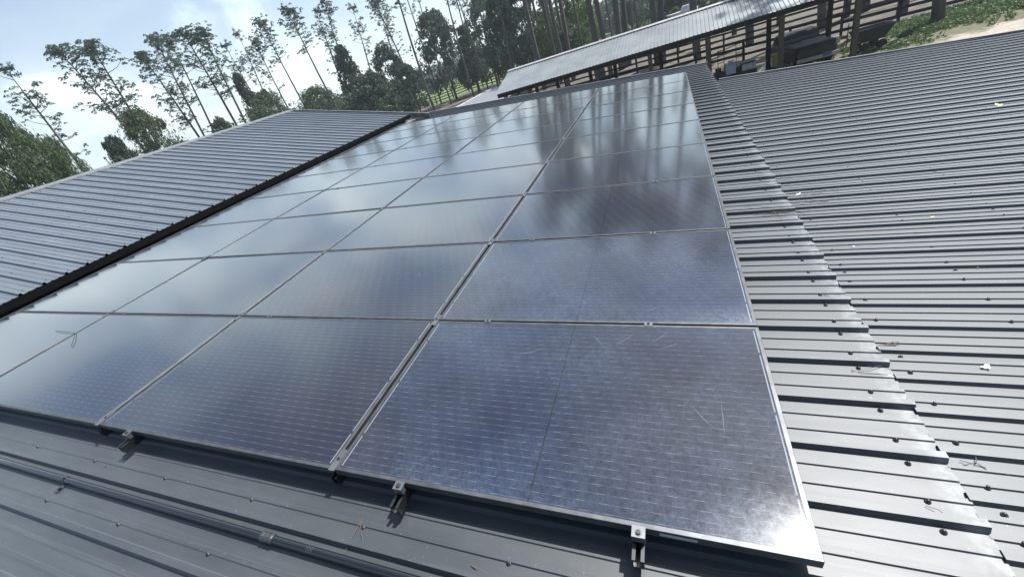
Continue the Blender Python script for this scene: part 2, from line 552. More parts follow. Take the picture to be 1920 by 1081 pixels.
ZF = -0.122                                      # flat of the sheet, below the panel tops
barn = on_roof('barn', (0, 0, 0), 'low barn with charcoal ribbed metal roofs carrying the solar array', 'barn')
up = metal_sheet(-7.62, 0.475, -5.0, 12.2, PH).build('roof_sheet', M_ROOFL, barn)
up.location.z = ZF
far_no = Vector((0.068, 1, 0)).normalized()
cut(up, (0.54, 10.84, 0), far_no)
lo_ = metal_sheet(0.470, 7.0, -5.0, 9.5, PH2, hgt=0.0165, pitch=RIB2).build('roof_sheet', M_ROOF, barn)
lo_.location.z = ZF - 0.0045
cut(lo_, (0.54, 8.46, 0), far_no)
# trims along the far edges
def fy(x, y0): return y0 - 0.068 * (x - 0.54)
t = MB()
t.beam((-7.7, fy(-7.7, 10.85), ZF + 0.008), (0.50, fy(0.50, 10.85), ZF + 0.008), 0.06, 0.07)
t.beam((0.52, fy(0.52, 8.47), ZF + 0.002), (7.0, fy(7.0, 8.47), ZF + 0.002), 0.05, 0.06)
t.build('rake_trim', M_TRIM, barn)
# walls (mostly out of sight)
w = MB()
def wall(x0, y0, x1, y1, zt=-0.2):
    a, b = ROT @ Vector((x0, y0, zt)), ROT @ Vector((x1, y1, zt))
    inv = ROT.transposed()
    n = Vector((b.y - a.y, a.x - b.x, 0)).normalized() * 0.05
    q = []
    for p in (a, b):
        for s in (-1, 1):
            for z in (p.z, GZ - 0.05):
                q.append(inv @ Vector((p.x + n.x * s, p.y + n.y * s, z)))
    w.add(q, [(0, 1, 5, 4), (2, 6, 7, 3), (0, 4, 6, 2), (1, 3, 7, 5), (0, 2, 3, 1), (4, 5, 7, 6)])
wall(-7.5, 11.1, 0.3, 10.6); wall(0.3, 10.55, 0.3, 8.3); wall(0.35, 8.25, 6.6, 7.8); wall(6.6, 7.7, 6.6, -5)
wall(-7.5, -4.9, 6.6, -4.9)
w.build('wall', M_WALL, barn)

# raised roof on the left
PHI = R(10.0)
UE = Vector((-7.35, 0, 0.075))                  # its eave, roof frame
LU = 4.3
upper = metal_sheet(-LU, 0.0, -6.0, 10.45, 0.09).build('upper_roof', M_ROOF_SKYLIT, barn)
upper.location = UE
upper.rotation_euler = (0, PHI, 0)
peak = UE + Vector((-LU * math.cos(PHI), 0, LU * math.sin(PHI)))
bk = metal_sheet(-LU, 0.0, -6.0, 10.45, 0.09).build('upper_roof', M_ROOF_SKYLIT, barn)
bk.location = peak
bk.rotation_euler = (0, -(PHI + 2 * TH), 0)
cap = MB()
for s, ang in ((1, PHI), (-1, -(PHI + 2 * TH))):
    dx, dz = s * math.cos(ang), -s * math.sin(ang)
    nrm = Vector((-dz * s, 0, dx * s))
    a = peak + nrm * 0.030
    b = a + Vector((dx, 0, dz)) * 0.17
    c = b + nrm * (-0.022) + Vector((dx, 0, dz)) * 0.012
    cap.add([(a.x, -6, a.z), (a.x, 10.5, a.z), (b.x, 10.5, b.z), (b.x, -6, b.z), (c.x, 10.5, c.z), (c.x, -6, c.z)],
            [(0, 1, 2, 3), (3, 2, 4, 5)])
cap.build('ridge_cap', M_TRIM, upper)
upper.children[0].matrix_parent_inverse = Matrix.LocRotScale(UE, Euler((0, PHI, 0)), None).inverted()
# far gable trim of the raised roof and the wall that carries it
gt = MB()
gt.beam(peak + Vector((0, 10.47, -0.02)), UE + Vector((0.62, 10.47, -0.02 - 0.62 * math.tan(PHI))), 0.05, 0.13)
gt.build('gable_trim', M_TRIM, barn)
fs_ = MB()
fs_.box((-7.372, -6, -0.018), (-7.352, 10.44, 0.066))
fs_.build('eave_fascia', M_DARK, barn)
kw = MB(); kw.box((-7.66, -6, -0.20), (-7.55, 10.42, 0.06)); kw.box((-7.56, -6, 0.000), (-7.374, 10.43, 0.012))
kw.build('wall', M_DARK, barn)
fo = MB(); fo.beam((-7.40, -6, -0.100), (-7.40, 10.55, -0.100), 0.28, 0.010)
fo.build('valley_flashing', M_FLASH, barn)
lit = MB()
for k in range(130):
    y = random.uniform(-1, 10.3); x = -7.31 + random.uniform(-0.06, 0.05)
    lit.tube([(x, y, -0.090), (x + random.uniform(-.05, .05), y + random.uniform(-.1, .1), -0.088 + random.uniform(0, .015))], 0.003, 4)
tag(lit.build('pine_straw', M_NEEDLE), 'brown pine straw caught along the valley under the raised eave', 'pine straw', kind='stuff')
bpy.data.objects['pine_straw'].rotation_euler = (0, TH, 0)

# screws
def screw_mb(r=0.0075):
    b = MB()
    n = 10
    def ring(rr, z): return [(rr * math.cos(2 * math.pi * k / n), rr * math.sin(2 * math.pi * k / n), z) for k in range(n)]
    rings = [ring(r * 1.25, 0), ring(r * 1.2, .003), ring(r * .95, .0045), ring(r * .62, .0046), ring(r * .58, .010), ring(r * .3, .0112)]
    for i, rg in enumerate(rings): b.add(rg, [])
    for i in range(len(rings) - 1):
        for k in range(n):
            b.f.append((i * n + k, i * n + (k + 1) % n, (i + 1) * n + (k + 1) % n, (i + 1) * n + k)); b.mi.append(0)
    b.f.append(tuple((len(rings) - 1) * n + k for k in range(n))); b.mi.append(0)
    return b
spots = []
for k in range(-12, 47):
    yr = PH + RIB * k
    for dy in (0.060, -0.036):
        if yr + dy < 10.7: spots.append((0.362, yr + dy, ZF + 0.0005))
for i in range(12):
    xr = 0.54 + 0.475 * i
    for k in range(-14, 46):
        yr = PH2 + RIB2 * k
        if yr + .045 > 8.0: continue
        spots.append((xr + random.uniform(-.008, .008), yr + 0.045 + random.uniform(-.006, .006), ZF - 0.004))
        if k % 4 == 1: spots.append((xr + random.uniform(-.008, .008), yr - 0.04, ZF - 0.004))
for xr in (-5.97, -5.34, -4.71, -4.08, -3.45, -2.82, -2.19, -1.56, -0.93, -0.30):
    for k in range(-12, 0):
        spots.append((xr + random.uniform(-.008, .008), PH + RIB * k + 0.066, ZF + 0.0005))
spots.sort(key=lambda p: (Vector(p) - CR).length - (50 if p[1] < -0.4 and p[0] > -1.2 else 0) * 0)
vis = [p for p in spots if p[1] > -0.55 and not (p[1] < -0.1 and p[0] > -1.2) and not (p[0] < -5.0 and p[1] < -0.3)]
rest = [p for p in spots if p not in set(vis)]
sm = screw_mb().mesh('roof_screw', M_SCREW, True)
for p in vis[:100]:
    o = put('roof_screw', sm, barn); o.location = p
tiny = MB()
sb = screw_mb()
for p in vis[100:] + rest:
    tiny.add(sb.v, sb.f, None, Matrix.Translation(p))
MUU = Matrix.LocRotScale(UE, Euler((0, PHI, 0)), None)
for j in range(7):
    for k in range(-10, 45):
        yy = 0.09 + RIB * k + 0.07
        if yy < 10.3: tiny.add(sb.v, sb.f, None, MUU @ Matrix.Translation((-0.1 - j * 0.65, yy, 0.0005)))
tag(tiny.build('roof_screw', M_SCREW, barn, True), kind='stuff')

# ------------------------------------------------------------------ solar panels
FW, FD, FT = 1.755, 1.0345, 0.035
LIP = 0.0155
def frame_mesh(glass):
    b = MB()
    hx, hy = FW / 2, FD / 2
    ix, iy = hx - LIP, hy - LIP
    ch = 0.0012
    o0 = [(-hx, -hy, -FT), (hx, -hy, -FT), (hx, hy, -FT), (-hx, hy, -FT)]
    o1 = [(-hx, -hy, -ch), (hx, -hy, -ch), (hx, hy, -ch), (-hx, hy, -ch)]
    o2 = [(-hx + ch, -hy + ch, 0), (hx - ch, -hy + ch, 0), (hx - ch, hy - ch, 0), (-hx + ch, hy - ch, 0)]
    i0 = [(-ix, -iy, 0), (ix, -iy, 0), (ix, iy, 0), (-ix, iy, 0)]
    i1 = [(-ix, -iy, -FT), (ix, -iy, -FT), (ix, iy, -FT), (-ix, iy, -FT)]
    vs = o0 + o1 + o2 + i0 + i1
    fs = []
    for L in range(4):
        for k in range(4):
            fs.append((L * 4 + k, L * 4 + (k + 1) % 4, (L + 1) * 4 + (k + 1) % 4, (L + 1) * 4 + k))
    for k in range(4):
        fs.append((16 + k, 16 + (k + 1) % 4, (k + 1) % 4, k))
    b.add(vs, fs, M_FRAME)
    return b.mesh('frame')
def glass_mesh(mat):
    b = MB(); hx, hy = FW / 2 - LIP, FD / 2 - LIP
    b.add([(-hx, -hy, -.0018), (hx, -hy, -.0018), (hx, hy, -.0018), (-hx, hy, -.0018)], [(0, 1, 2, 3)], mat)
    b.add([(-hx, -hy, -.007), (hx, -hy, -.007), (hx, hy, -.007), (-hx, hy, -.007)], [(0, 3, 2, 1)], mat)
    return b.mesh('glass')
me_f = frame_mesh(None)
me_g = glass_mesh(M_GLASS)
me_gd = glass_mesh(M_GLASS_D)
cl_b = MB(); cl_b.box((-0.016, -0.052, -0.001), (0.016, 0.052, 0.0032), M_CLAMP)
cl_b.tube([(0, 0.004, .003), (0, 0.004, .0085)], 0.0065, 8, M_SCREW)
me_clip = cl_b.mesh('corner_clip')

COLN = ['rightmost', 'second from right', 'third from right', 'leftmost']
ROWN = ['front', 'second', 'third', 'fourth', 'fifth', 'sixth', 'seventh', 'eighth', 'farthest']
PANELS = {}
for r in range(9):
    for c in range(4):
        cx_, cy_ = -PW * (c + 0.5), PD * (r + 0.5)
        lab = 'black solar panel, %s in the %s row of the array' % (COLN[c], ROWN[r])
        if (r, c) == (0, 0): lab = 'dusty blue solar panel nearest the camera, with white scratch marks'
        if (r, c) == (0, 1): lab = 'dark solar panel in the front row, immediately left of the dusty one'
        if (r, c) == (8, 0): lab = 'small-looking solar panel at the far right corner of the array'
        p = on_roof('solar_panel', (cx_, cy_, 0), lab, 'solar panel', 'solar panels in the roof array')
        p.rotation_euler = (random.uniform(-.0028, .0028), TH + random.uniform(-.0022, .0022), 0)
        put('frame', me_f, p)
        put('glass', me_gd if (r, c) in ((0, 0), (1, 0)) else me_g, p)
        if c < 3 and r > 0 or (c < 3 and r == 0):
            k = put('corner_clip', me_clip, p)
            k.location = (-PW / 2, -PD / 2 + (0.05 if r == 0 else 0.0), 0.0006)
        PANELS[(r, c)] = p
# streaks of dried dust, drawn where the glass shows them
def streaks(rc, lines, wid=0.004):
    p = PANELS[rc]
    inv = Vector((-PW * (rc[1] + 0.5), PD * (rc[0] + 0.5), 0))
    for ln in lines:
        b = MB()
        pts = [roofpt(x, y, 0) - inv for x, y in ln]
        for i in range(len(pts) - 1):
            a, c = pts[i], pts[i + 1]
            n = (c - a).cross(Vector((0, 0, 1))).normalized() * wid / 2
            f0, f1 = (0.35 if i == 0 else 1.0), (0.35 if i == len(pts) - 2 else 1.0)
            b.add([a - n * f0, a + n * f0, c + n * f1, c - n * f1], [(0, 1, 2, 3)])
        for k, v in enumerate(b.v): b.v[k] = (v[0], v[1], -0.0013)
        b.build('dust_streak', M_SCRATCH, p)
streaks((0, 0), [[(1297, 760), (1318, 783), (1342, 805)], [(1352, 758), (1356, 785), (1358, 812)],
                 [(1107, 625), (1118, 634), (1128, 645)], [(1188, 627), (1174, 635), (1158, 644)],
                 [(1252, 622), (1235, 634), (1213, 646)], [(1272, 643), (1255, 649), (1238, 653)],
                 [(1017, 651), (1004, 657), (986, 660)], [(1004, 658), (990, 661), (962, 663)]], 0.0042)
streaks((1, 0), [[(1290, 453), (1268, 462), (1248, 471)], [(1250, 569), (1228, 577), (1206, 585)],
                 [(893, 552), (906, 560), (916, 568)], [(976, 532), (962, 538), (948, 546)]], 0.0035)
streaks((1, 1), [[(842, 500), (820, 508), (795, 512)], [(790, 506), (785, 515), (792, 520)], [(695, 510), (702, 521)]], 0.003)

# mounting rails with their clamps
def rail_mb(y0, y1):
    b = MB()
    t_ = 0.003
    poly = [(-.019, -.085), (.019, -.085), (.019, -.037), (.008, -.037), (.008, -.042), (.014, -.042), (.014, -.078),
            (-.014, -.078), (-.014, -.042), (-.008, -.042), (-.008, -.037), (-.019, -.037)]
    b.prism(poly, y0, y1)
    return b
me_rail = rail_mb(-0.078, 9 * PD + 0.06).mesh('channel', M_RAIL)
me_rail_s = rail_mb(-0.012, 9 * PD + 0.02).mesh('channel', M_RAIL)
ec = MB()
ec.box((-0.021, -0.026, -0.030), (0.021, -0.0065, -0.002), M_CLAMP)
ec.box((-0.021, -0.027, -0.002), (0.021, 0.010, 0.0022), M_CLAMP)
ec.tube([(0, -0.012, 0.002), (0, -0.012, 0.009)], 0.0075, 6, M_SCREW)
ec.tube([(0, -0.012, 0.002), (0, -0.012, 0.0035)], 0.011, 10, M_STEEL)
me_ec = ec.mesh('end_clamp')
mc = MB()
mc.box((-0.020, -0.0135, -0.001), (0.020, 0.0135, 0.0030), M_CLAMP)
mc.tube([(0, 0, 0.003), (0, 0, 0.009)], 0.0065, 6, M_SCREW)
me_mc = mc.mesh('mid_clamp')
ft = MB(); ft.box((-0.03, -0.02, ZF + 0.0225), (0.03, 0.02, -0.086)); ft.box((0.021, -0.02, -0.086), (0.027, 0.02, -0.055))
me_ft = ft.mesh('rail_foot', M_RAIL)
RL = ['rightmost aluminium rail end poking out below the dusty panel', 'aluminium rail end below the left half of the dusty panel',
      'short rail in the gap left of the dusty front panel', 'aluminium rail end poking out near the lower left of the array',
      'short rail in the second gap between panel columns', 'rail under the right half of the third panel column',
      'short rail in the third gap between panel columns', 'leftmost rail, under the column beside the raised eave']
for i, u in enumerate((0.285, 0.80, 1.0, 1.82, 2.0, 2.86, 3.0, 3.86)):
    x = -u * PW
    gap = u in (1.0, 2.0, 3.0)
    rl = on_roof('mounting_rail', (x, 0, 0), RL[i], 'mounting rail', 'rails under the solar array')
    put('channel', me_rail_s if gap else me_rail, rl)
    for k in range(0, 9):
        f_ = put('rail_foot', me_ft, rl); f_.location = (0, PH + RIB * (1 + 5 * k), 0)
    if not gap:
        put('end_clamp', me_ec, rl)
        for r in range(1, 9):
            c_ = put('mid_clamp', me_mc, rl); c_.location = (0, r * PD, 0.0006)
# maker's sticker on the frame edge under the dusty panel
st = MB(); st.box((-0.055, 0, -0.007), (0.055, 0.0008, 0.007))
o = st.build('sticker', M_LABEL, PANELS[(0, 0)]); o.location = (0.50, -FD / 2 - 0.0012, -0.018)

# ------------------------------------------------------------------ conduit
CYP = -0.268
cz = ZF + 0.026
con = on_roof('conduit', (0, CYP, cz), 'black metal conduit running along the roof in front of the array', 'conduit')
b = MB(); b.tube([(-7.3, 0, 0), (-4, 0, 0.0), (-1.9, 0, 0.0), (0.4, 0, 0), (4.0, 0, 0)], 0.0150, 18)
b.build('pipe', M_CONDUIT, con, True)
q = roofpt(505, 1004, cz); b = MB()
xs = [-0.034, -0.030, -0.016, -0.014, -0.006, -0.004, 0.004, 0.006, 0.014, 0.016, 0.030, 0.034]
rr = [.016, .0195, .0195, .0175, .0175, .020, .020, .0175, .0175, .0195, .0195, .016]
b.tube([(q.x + x, 0, 0) for x in xs], rr, 14)
b.build('coupling', M_STEEL, con)
b = MB(); q2 = roofpt(585, 1028, cz)
for d in (-.012, 0, .012): b.tube([(q2.x + d - .003, 0, 0), (q2.x + d + .003, 0, 0)], 0.0156, 12)
b.build('set_screw', M_STEEL, con)
q = roofpt(118, 902, cz); b = MB()
b.tube([(q.x - .014, 0, 0), (q.x + .014, 0, 0)], 0.0170, 14)
b.box((q.x - .014, -.062, -.023), (q.x + .014, -.010, -.020)); b.box((q.x - .014, -.016, -.022), (q.x + .014, -.011, -.004))
b.tube([(q.x, -.042, -.021), (q.x, -.042, -.013)], .007, 6)
b.box((q.x - .010, -.003, .012), (q.x + .010, .003, .022))
b.build('pipe_strap', M_CONDUIT, con)
for xx in (-5.6, 1.4):
    c_ = put('pipe_strap', bpy.data.objects['pipe_strap'].data, con); c_.location = (xx - q.x, 0, 0)

# ------------------------------------------------------------------ things lying on the roof
def leaf(px, py, size, mat, label, z, seed):
    rnd = random.Random(seed)
    p = roofpt(px, py, z)
    b = MB(); n = 9
    pts = []
    for k in range(n):
        t = 2 * math.pi * k / n
        r = size * (1 + 0.35 * rnd.uniform(-1, 1)) * (1.0 if k % 3 else 0.7)
        pts.append((r * math.cos(t), r * 0.6 * math.sin(t), 0.004 + size * 0.25 * abs(math.sin(t * 1.5))))
    b.add([(0, 0, 0.002)] + pts + [(0, 0, 0.0)] + [(a[0], a[1], a[2] - .0008) for a in pts],
          [(0, 1 + k, 1 + (k + 1) % n) for k in range(n)] + [(n + 1, n + 2 + (k + 1) % n, n + 2 + k) for k in range(n)])
    o = b.build('fallen_leaf', mat)
    o.location = ROT @ p; o.rotation_euler = (0, TH, rnd.uniform(0, 6))
    tag(o, label, 'leaf', 'leaves on the metal roof')
ZL = ZF - 0.003
leaf(1848, 689, 0.019, M_LEAF_W, 'large pale leaf scrap lying on the right-hand roof sheet', ZL, 1)
leaf(1834, 501, 0.013, M_LEAF_Y, 'yellowish leaf scrap near the right edge of the roof', ZL, 2)
leaf(1748, 408, 0.016, M_LEAF_Y, 'cream leaf scrap lying midway down the right-hand roof', ZL, 3)
leaf(1600, 463, 0.011, M_LEAF_W, 'small white leaf scrap beside a screw row, right of the lap', ZL, 4)
leaf(1497, 365, 0.018, M_LEAF_W, 'white curled leaf just right of the sheet lap', ZL, 5)
leaf(1871, 198, 0.04, M_LEAF_Y, 'pale leaf high on the right-hand roof near the far edge', ZL, 6)
leaf(198, 874, 0.008, M_NEEDLE, 'tan seed husk on the roof left of the conduit strap', ZF + 0.001, 7)

def needles(name, paths, z, r, mat, label, cat):
    b = MB()
    for path in paths:
        pts = [roofpt(x, y, z + (0.006 if 0 < i < len(path) - 1 else 0.001)) for i, (x, y) in enumerate(path)]
        b.tube(pts, r, 5)
    o = b.build(name, mat); o.rotation_euler = (0, TH, 0)
    tag(o, label, cat, 'pine needles on the roof')
needles('pine_needle', [[(681, 971), (672, 985), (660, 1005), (645, 1038)], [(676, 982), (677, 1000), (683, 1021)]], ZF + .004, .0011, M_NEEDLE,
        'forked dry pine needle lying by a screw below the front panel row', 'pine needle')
needles('pine_needle', [[(882, 1057), (900, 1066), (925, 1081)], [(882, 1057), (905, 1075), (945, 1080)], [(960, 1079), (1010, 1080)]], ZF + .004, .0010, M_NEEDLE,
        'pair of long thin needles beside a screw at the bottom edge', 'pine needle')
needles('pine_needle', [[(1222, 1033), (1228, 1041), (1240, 1046)]], ZF + .004, .0012, M_NEEDLE, 'short curled needle in the shade right of the rail end', 'pine needle')
needles('pine_needle', [[(1300, 1052), (1340, 1066), (1420, 1075)], [(1340, 1066), (1360, 1081)]], ZF + .004, .0010, M_NEEDLE,
        'long needle under the front edge of the dusty panel', 'pine needle')
needles('pine_needle', [[(104, 620), (125, 621), (141, 624)], [(141, 624), (138, 636), (133, 650)]], .004, .0022, M_TWIG,
        'dark forked twig resting across the seam of the left panels', 'twig')
needles('pine_needle', [[(1735, 947), (1760, 955), (1773, 965)], [(1748, 958), (1755, 964)]], ZF + .004, .0010, M_NEEDLE,
        'thin bent needle caught at a screw near the lower right lap', 'pine needle')
needles('pine_needle', [[(1597, 694), (1615, 698), (1665, 702)], [(1610, 695), (1630, 690), (1660, 684)], [(1596, 692), (1604, 696)]], ZF + .005, .0011, M_NEEDLE,
        'three crossed needles round a screw beside the sheet lap', 'pine needle')
needles('pine_needle', [[(1540, 555), (1550, 553), (1562, 558)], [(1545, 552), (1556, 557)]], ZF + .004, .0010, M_NEEDLE,
        'two short needles by an upper screw of the lap row', 'pine needle')
needles('pine_needle', [[(1828, 851), (1831, 862), (1829, 870)], [(1800, 862), (1820, 868), (1848, 876)], [(1806, 872), (1830, 866), (1850, 880)]], ZL + .004, .0012, M_NEEDLE,
        'reddish tangle of needles below a rib right of the lap', 'pine needle')
pth = []
rn = random.Random(5)
for k in range(26):
    x0, y0 = 1453 + rn.gauss(0, 22), 397 + rn.gauss(0, 3)
    a = rn.gauss(0.1, 0.35); L = rn.uniform(8, 30)
    pth.append([(x0 - L * math.cos(a), y0 - L * 0.4 * math.sin(a)), (x0, y0 - 1), (x0 + L * math.cos(a), y0 + L * .4 * math.sin(a))])
needles('pine_needle_clump', pth, ZF + .008, .0012, M_NEEDLE, 'brown clump of pine needles against a rib by the sheet lap', 'needle clump')
pth = []
for k in range(40):
    x0, y0 = rn.uniform(1480, 1580), rn.uniform(352, 385)
    a = rn.uniform(-1, 1); L = rn.uniform(4, 9)
    pth.append([(x0 - L * math.cos(a), y0 - L * .4 * math.sin(a)), (x0 + L * math.cos(a), y0 + L * .4 * math.sin(a))])
needles('pine_straw', pth, ZL + .004, .0012, M_NEEDLE, 'thin scatter of pine straw on the roof right of the lap', 'pine straw')
bpy.data.objects['pine_straw.001']['kind'] = 'stuff'
pth = []
for k in range(22):
    x0, y0 = rn.uniform(1655, 1682), 645 + rn.uniform(-4, 4)
    a = rn.uniform(-1, 1); L = rn.uniform(3, 10)
    pth.append([(x0 - L * math.cos(a), y0 - L * .4 * math.sin(a)), (x0 + L * math.cos(a), y0 + L * .4 * math.sin(a))])
needles('pine_needle_clump', pth, ZL + .004, .0012, M_NEEDLE, 'small grey clump of needles above a rib right of the lap', 'needle clump')
# ------------------------------------------------------------------ open shelter behind the barn
M_GALV = None
def galv():
    m = Mat('galvanised_sheet', (0.42, 0.44, 0.45), 0.38, 0.35)
    s1 = m.noise(1.3, 5, 0.6); s2 = m.noise(7, 6, 0.7, stretch=(3, 0.5, 1)); s3 = m.noise(14, 3, 0.6)
    c = m.mixc(m.ramp(s1, (0.35, 0.0), (0.7, 1.0)), (0.20, 0.225, 0.23), (0.29, 0.315, 0.32))
    c = m.mixc(m.ramp(s2, (0.60, 0.0), (0.74, 0.5)), c, (0.10, 0.115, 0.12))
    m.inp('Base Color', c)
    m.inp('Roughness', m.math('ADD', m.math('MULTIPLY', s3, 0.2), 0.28))
    return m.m
M_GALV = galv()
def wood(name, a, b_):
    m = Mat(name, a, 0.85, 0, 0.2)
    f = m.noise(4, 6, 0.65, stretch=(6, 6, 0.7)); 
    m.inp('Base Color', m.ramp(f, (0.3, a), (0.7, b_)))
    m.bump(f, 0.4, 0.01)
    return m.m
M_POST = wood('treated_post', (0.060, 0.055, 0.036), (0.115, 0.105, 0.070))
M_DPOST = wood('dark_post', (0.020, 0.018, 0.014), (0.045, 0.038, 0.03))
M_FENCE = wood('black_fence_board', (0.012, 0.0125, 0.014), (0.026, 0.026, 0.028))
M_BARK = wood('pine_bark', (0.070, 0.066, 0.062), (0.155, 0.145, 0.135))
M_BARK_D = wood('dark_bark', (0.05, 0.045, 0.04), (0.10, 0.09, 0.08))

YE, ZE = 20.0, -0.262                            # front eave
YR_, ZR = 22.4, 0.48                             # ridge
XL, XR = -8.36, 7.2
sh = empty('open_shelter', (XL, YE, GZ), (0, 0, 0), 'long open pole shelter with a silver ribbed metal roof behind the barn', 'shelter')
SB = Vector((XL, YE, GZ))
def local(p): return Vector(p) - SB
def gable_sheet(y0, z0, y1, z1, skew0=0.0, skew1=0.0):
    """ribbed sheet between eave and ridge, ribs running up the slope"""
    L = math.hypot(y1 - y0, z1 - z0)
    pr = [(0.0, 0.0)]
    for k in range(int((XR - XL) / 0.152)):
        c_ = 0.06 + 0.152 * k
        pr += [(c_ - .022, 0.0), (c_ - .012, .024), (c_ + .012, .024), (c_ + .022, 0.0)]
    pr.append((XR - XL, 0.0))
    uy, uz = (y1 - y0) / L, (z1 - z0) / L
    ny, nz = (-uz, uy) if uy > 0 else (uz, -uy)
    vs = []
    for s_, sk in ((0, skew0), (L, skew1)):
        for x, h in pr:
            vs.append(local((XL + x + sk * (1 - x / (XR - XL)), y0 + uy * s_ + ny * h, z0 + uz * s_ + nz * h)))
    n = len(pr)
    b = MB(); b.add(vs, [(k, k + 1, n + k + 1, n + k) for k in range(n - 1)])
    return b
gable_sheet(YE, ZE, YR_, ZR, 0, 0.25).build('roof_sheet', M_GALV, sh)
gable_sheet(YR_ + 2.4, ZE, YR_ + 0.005, ZR, 0, 0.25).build('roof_sheet', M_GALV, sh)
b = MB()
for s_ in (-1, 1):
    b.add([local((XL + .2, YR_, ZR + .045)), local((XR, YR_, ZR + .045)), local((XR, YR_ + s_ * .2, ZR - .012)), local((XL + .2, YR_ + s_ * .2, ZR - .012))], [(0, 1, 2, 3)])
b.build('ridge_cap', simple('galv_cap', (0.32, 0.32, 0.33), 0.5, 0.2), sh)
b = MB()
for y in (YE + 0.16, YR_ + 2.24):
    b.beam(local((XL + .1, y, ZE - .10)), local((XR - .05, y, ZE - .10)), 0.05, 0.2)
for k in range(18):
    x = XL + 0.15 + k * (XR - XL - 0.3) / 17
    b.beam(local((x, YE + .05, ZE - 0.07)), local((x, YR_, ZR - .10)), 0.04, 0.1)
    b.beam(local((x, YR_ + 2.35, ZE - 0.07)), local((x, YR_, ZR - .10)), 0.04, 0.1)
    b.beam(local((x, YE + .25, ZE - 0.08)), local((x, YR_ + 2.2, ZE - 0.08)), 0.04, 0.12)
b.build('rafter_frame', M_DPOST, sh)
fx = [-7.85, -6.60, -4.72, -3.38, -1.08, 1.17, 3.74, 6.10]
for x in fx:
    b = MB(); a = local((x, YE + .16, 0)); wd = 0.085
    b.box((a.x - wd, a.y - wd, -0.1), (a.x + wd, a.y + wd, ZE - GZ - .2))
    b.build('post', M_POST, sh)
for x in fx:
    b = MB(); a = local((x + 0.35, YR_ + 2.24, 0))
    b.box((a.x - .09, a.y - .09, -0.1), (a.x + .09, a.y + .09, ZE - GZ - .2))
    b.build('post', M_DPOST, sh)
b = MB(); b.beam(local((-7.8, YE + .16, -0.9)), local((-7.1, YE + .16, ZE - .18)), 0.08, 0.08)
b.build('brace', M_DPOST, sh)

# low shed beyond the barn end
M_SHINGLE = None
def shingle():
    m = Mat('grey_roll_roofing', (0.20, 0.21, 0.23), 0.75, 0.0, 0.4)
    f = m.noise(2.0, 6, 0.7, stretch=(1, 4, 1)); 
    m.inp('Base Color', m.ramp(f, (0.3, (0.13, 0.14, 0.155)), (0.7, (0.27, 0.28, 0.30))))
    return m.m
M_SHINGLE = shingle()
sd = empty('low_shed', (-11.5, 26, GZ), (0, 0, 0), 'low shed with a flat grey roof beyond the far end of the barn', 'shed')
o3 = Vector((-11.5, 26, GZ))
b = MB()
z0, z1 = -0.72, -1.02
prof = [Vector((-13.0, 0, z0)), Vector((-9.6, 0, z1))]
y0, y1 = 20.5, 31.8
nrow = 24
for k in range(nrow):
    ya, yb = y0 + (y1 - y0) * k / nrow, y0 + (y1 - y0) * (k + 1) / nrow + 0.03
    dz = 0.0
    b.add([Vector((-13.0, ya, z0 + .012)) - o3, Vector((-9.6, ya, z1 + .012)) - o3, Vector((-9.6, yb, z1)) - o3, Vector((-13.0, yb, z0)) - o3,
           Vector((-13.0, ya, z0 - .03)) - o3, Vector((-9.6, ya, z1 - .03)) - o3], [(0, 1, 2, 3), (0, 4, 5, 1)])
b.build('roof', M_SHINGLE, sd)
b = MB(); b.beam(Vector((-13.02, y0, z0 + .01)) - o3, Vector((-13.02, y1, z0 + .01)) - o3, 0.22, 0.06)
b.beam(Vector((-13.0, y1 + .02, z0 + .01)) - o3, Vector((-9.6, y1 + .02, z1 + .01)) - o3, 0.12, 0.06)
b.build('edge_trim', simple('pale_trim', (0.45, 0.45, 0.44), 0.5), sd)
b = MB(); b.box((-1.3, y0 - 26 + .3, 0), (1.7, y1 - 26 - .3, 2.1)); b.build('wall', M_WALL, sd)

# ------------------------------------------------------------------ fences
def fence(pts, h, nrail, step, label, bw=0.15, pw=0.12, jitter=0.02):
    base = Vector((pts[0][0], pts[0][1], GZ))
    f = empty('rail_fence', base, (0, 0, 0), label, 'fence')
    seg = [Vector((p[0], p[1], GZ)) - base for p in pts]
    rails = [MB() for _ in range(nrail)]
    rr = random.Random(len(label))
    for a, c in zip(seg[:-1], seg[1:]):
        L = (c - a).length; n = max(1, round(L / step))
        d = (c - a).normalized(); nrm = d.cross(Vector((0, 0, 1)))
        for i in range(n + (1 if c is seg[-1] else 0)):
            p = a + (c - a) * i / n
            pb = MB(); M = Matrix.Translation(p) @ Matrix.Rotation(math.atan2(d.y, d.x) + rr.uniform(-.05, .05), 4, 'Z')
            pb.box((-pw / 2, -pw / 2, -.2), (pw / 2, pw / 2, h + 0.05 + rr.uniform(-.02, .05)), None, M)
            pb.build('fence_post', M_FENCE, f)
        for j in range(nrail):
            z = h * (0.30 + 0.66 * j / (nrail - 1))
            for i in range(n):
                p, q = a + (c - a) * i / n, a + (c - a) * (i + 1) / n
                off = -nrm * (pw / 2 + 0.014)
                rails[j].beam(p + off + Vector((0, 0, z + rr.uniform(-jitter, jitter))), q + off + Vector((0, 0, z + rr.uniform(-jitter, jitter))), 0.026, bw)
    for b in rails: b.build('rail', M_FENCE, f)
    return f
fa = gnd(1684, 45)
fence([(-9.5, 31.0), (1.2, 30.6), (3.8, 30.4), (10.6, 29.1), (17, 28.6), (26, 28.2)], 1.12, 3, 2.6, 'black three-board fence directly behind the open shelter and truck')
fence([(-22, 40.6), (-9, 39.2), (3.39, 36.9), (14, 36.3), (28, 36.0)], 1.15, 3, 3.2, 'second black board fence, farther back among the pine trunks', 0.13)
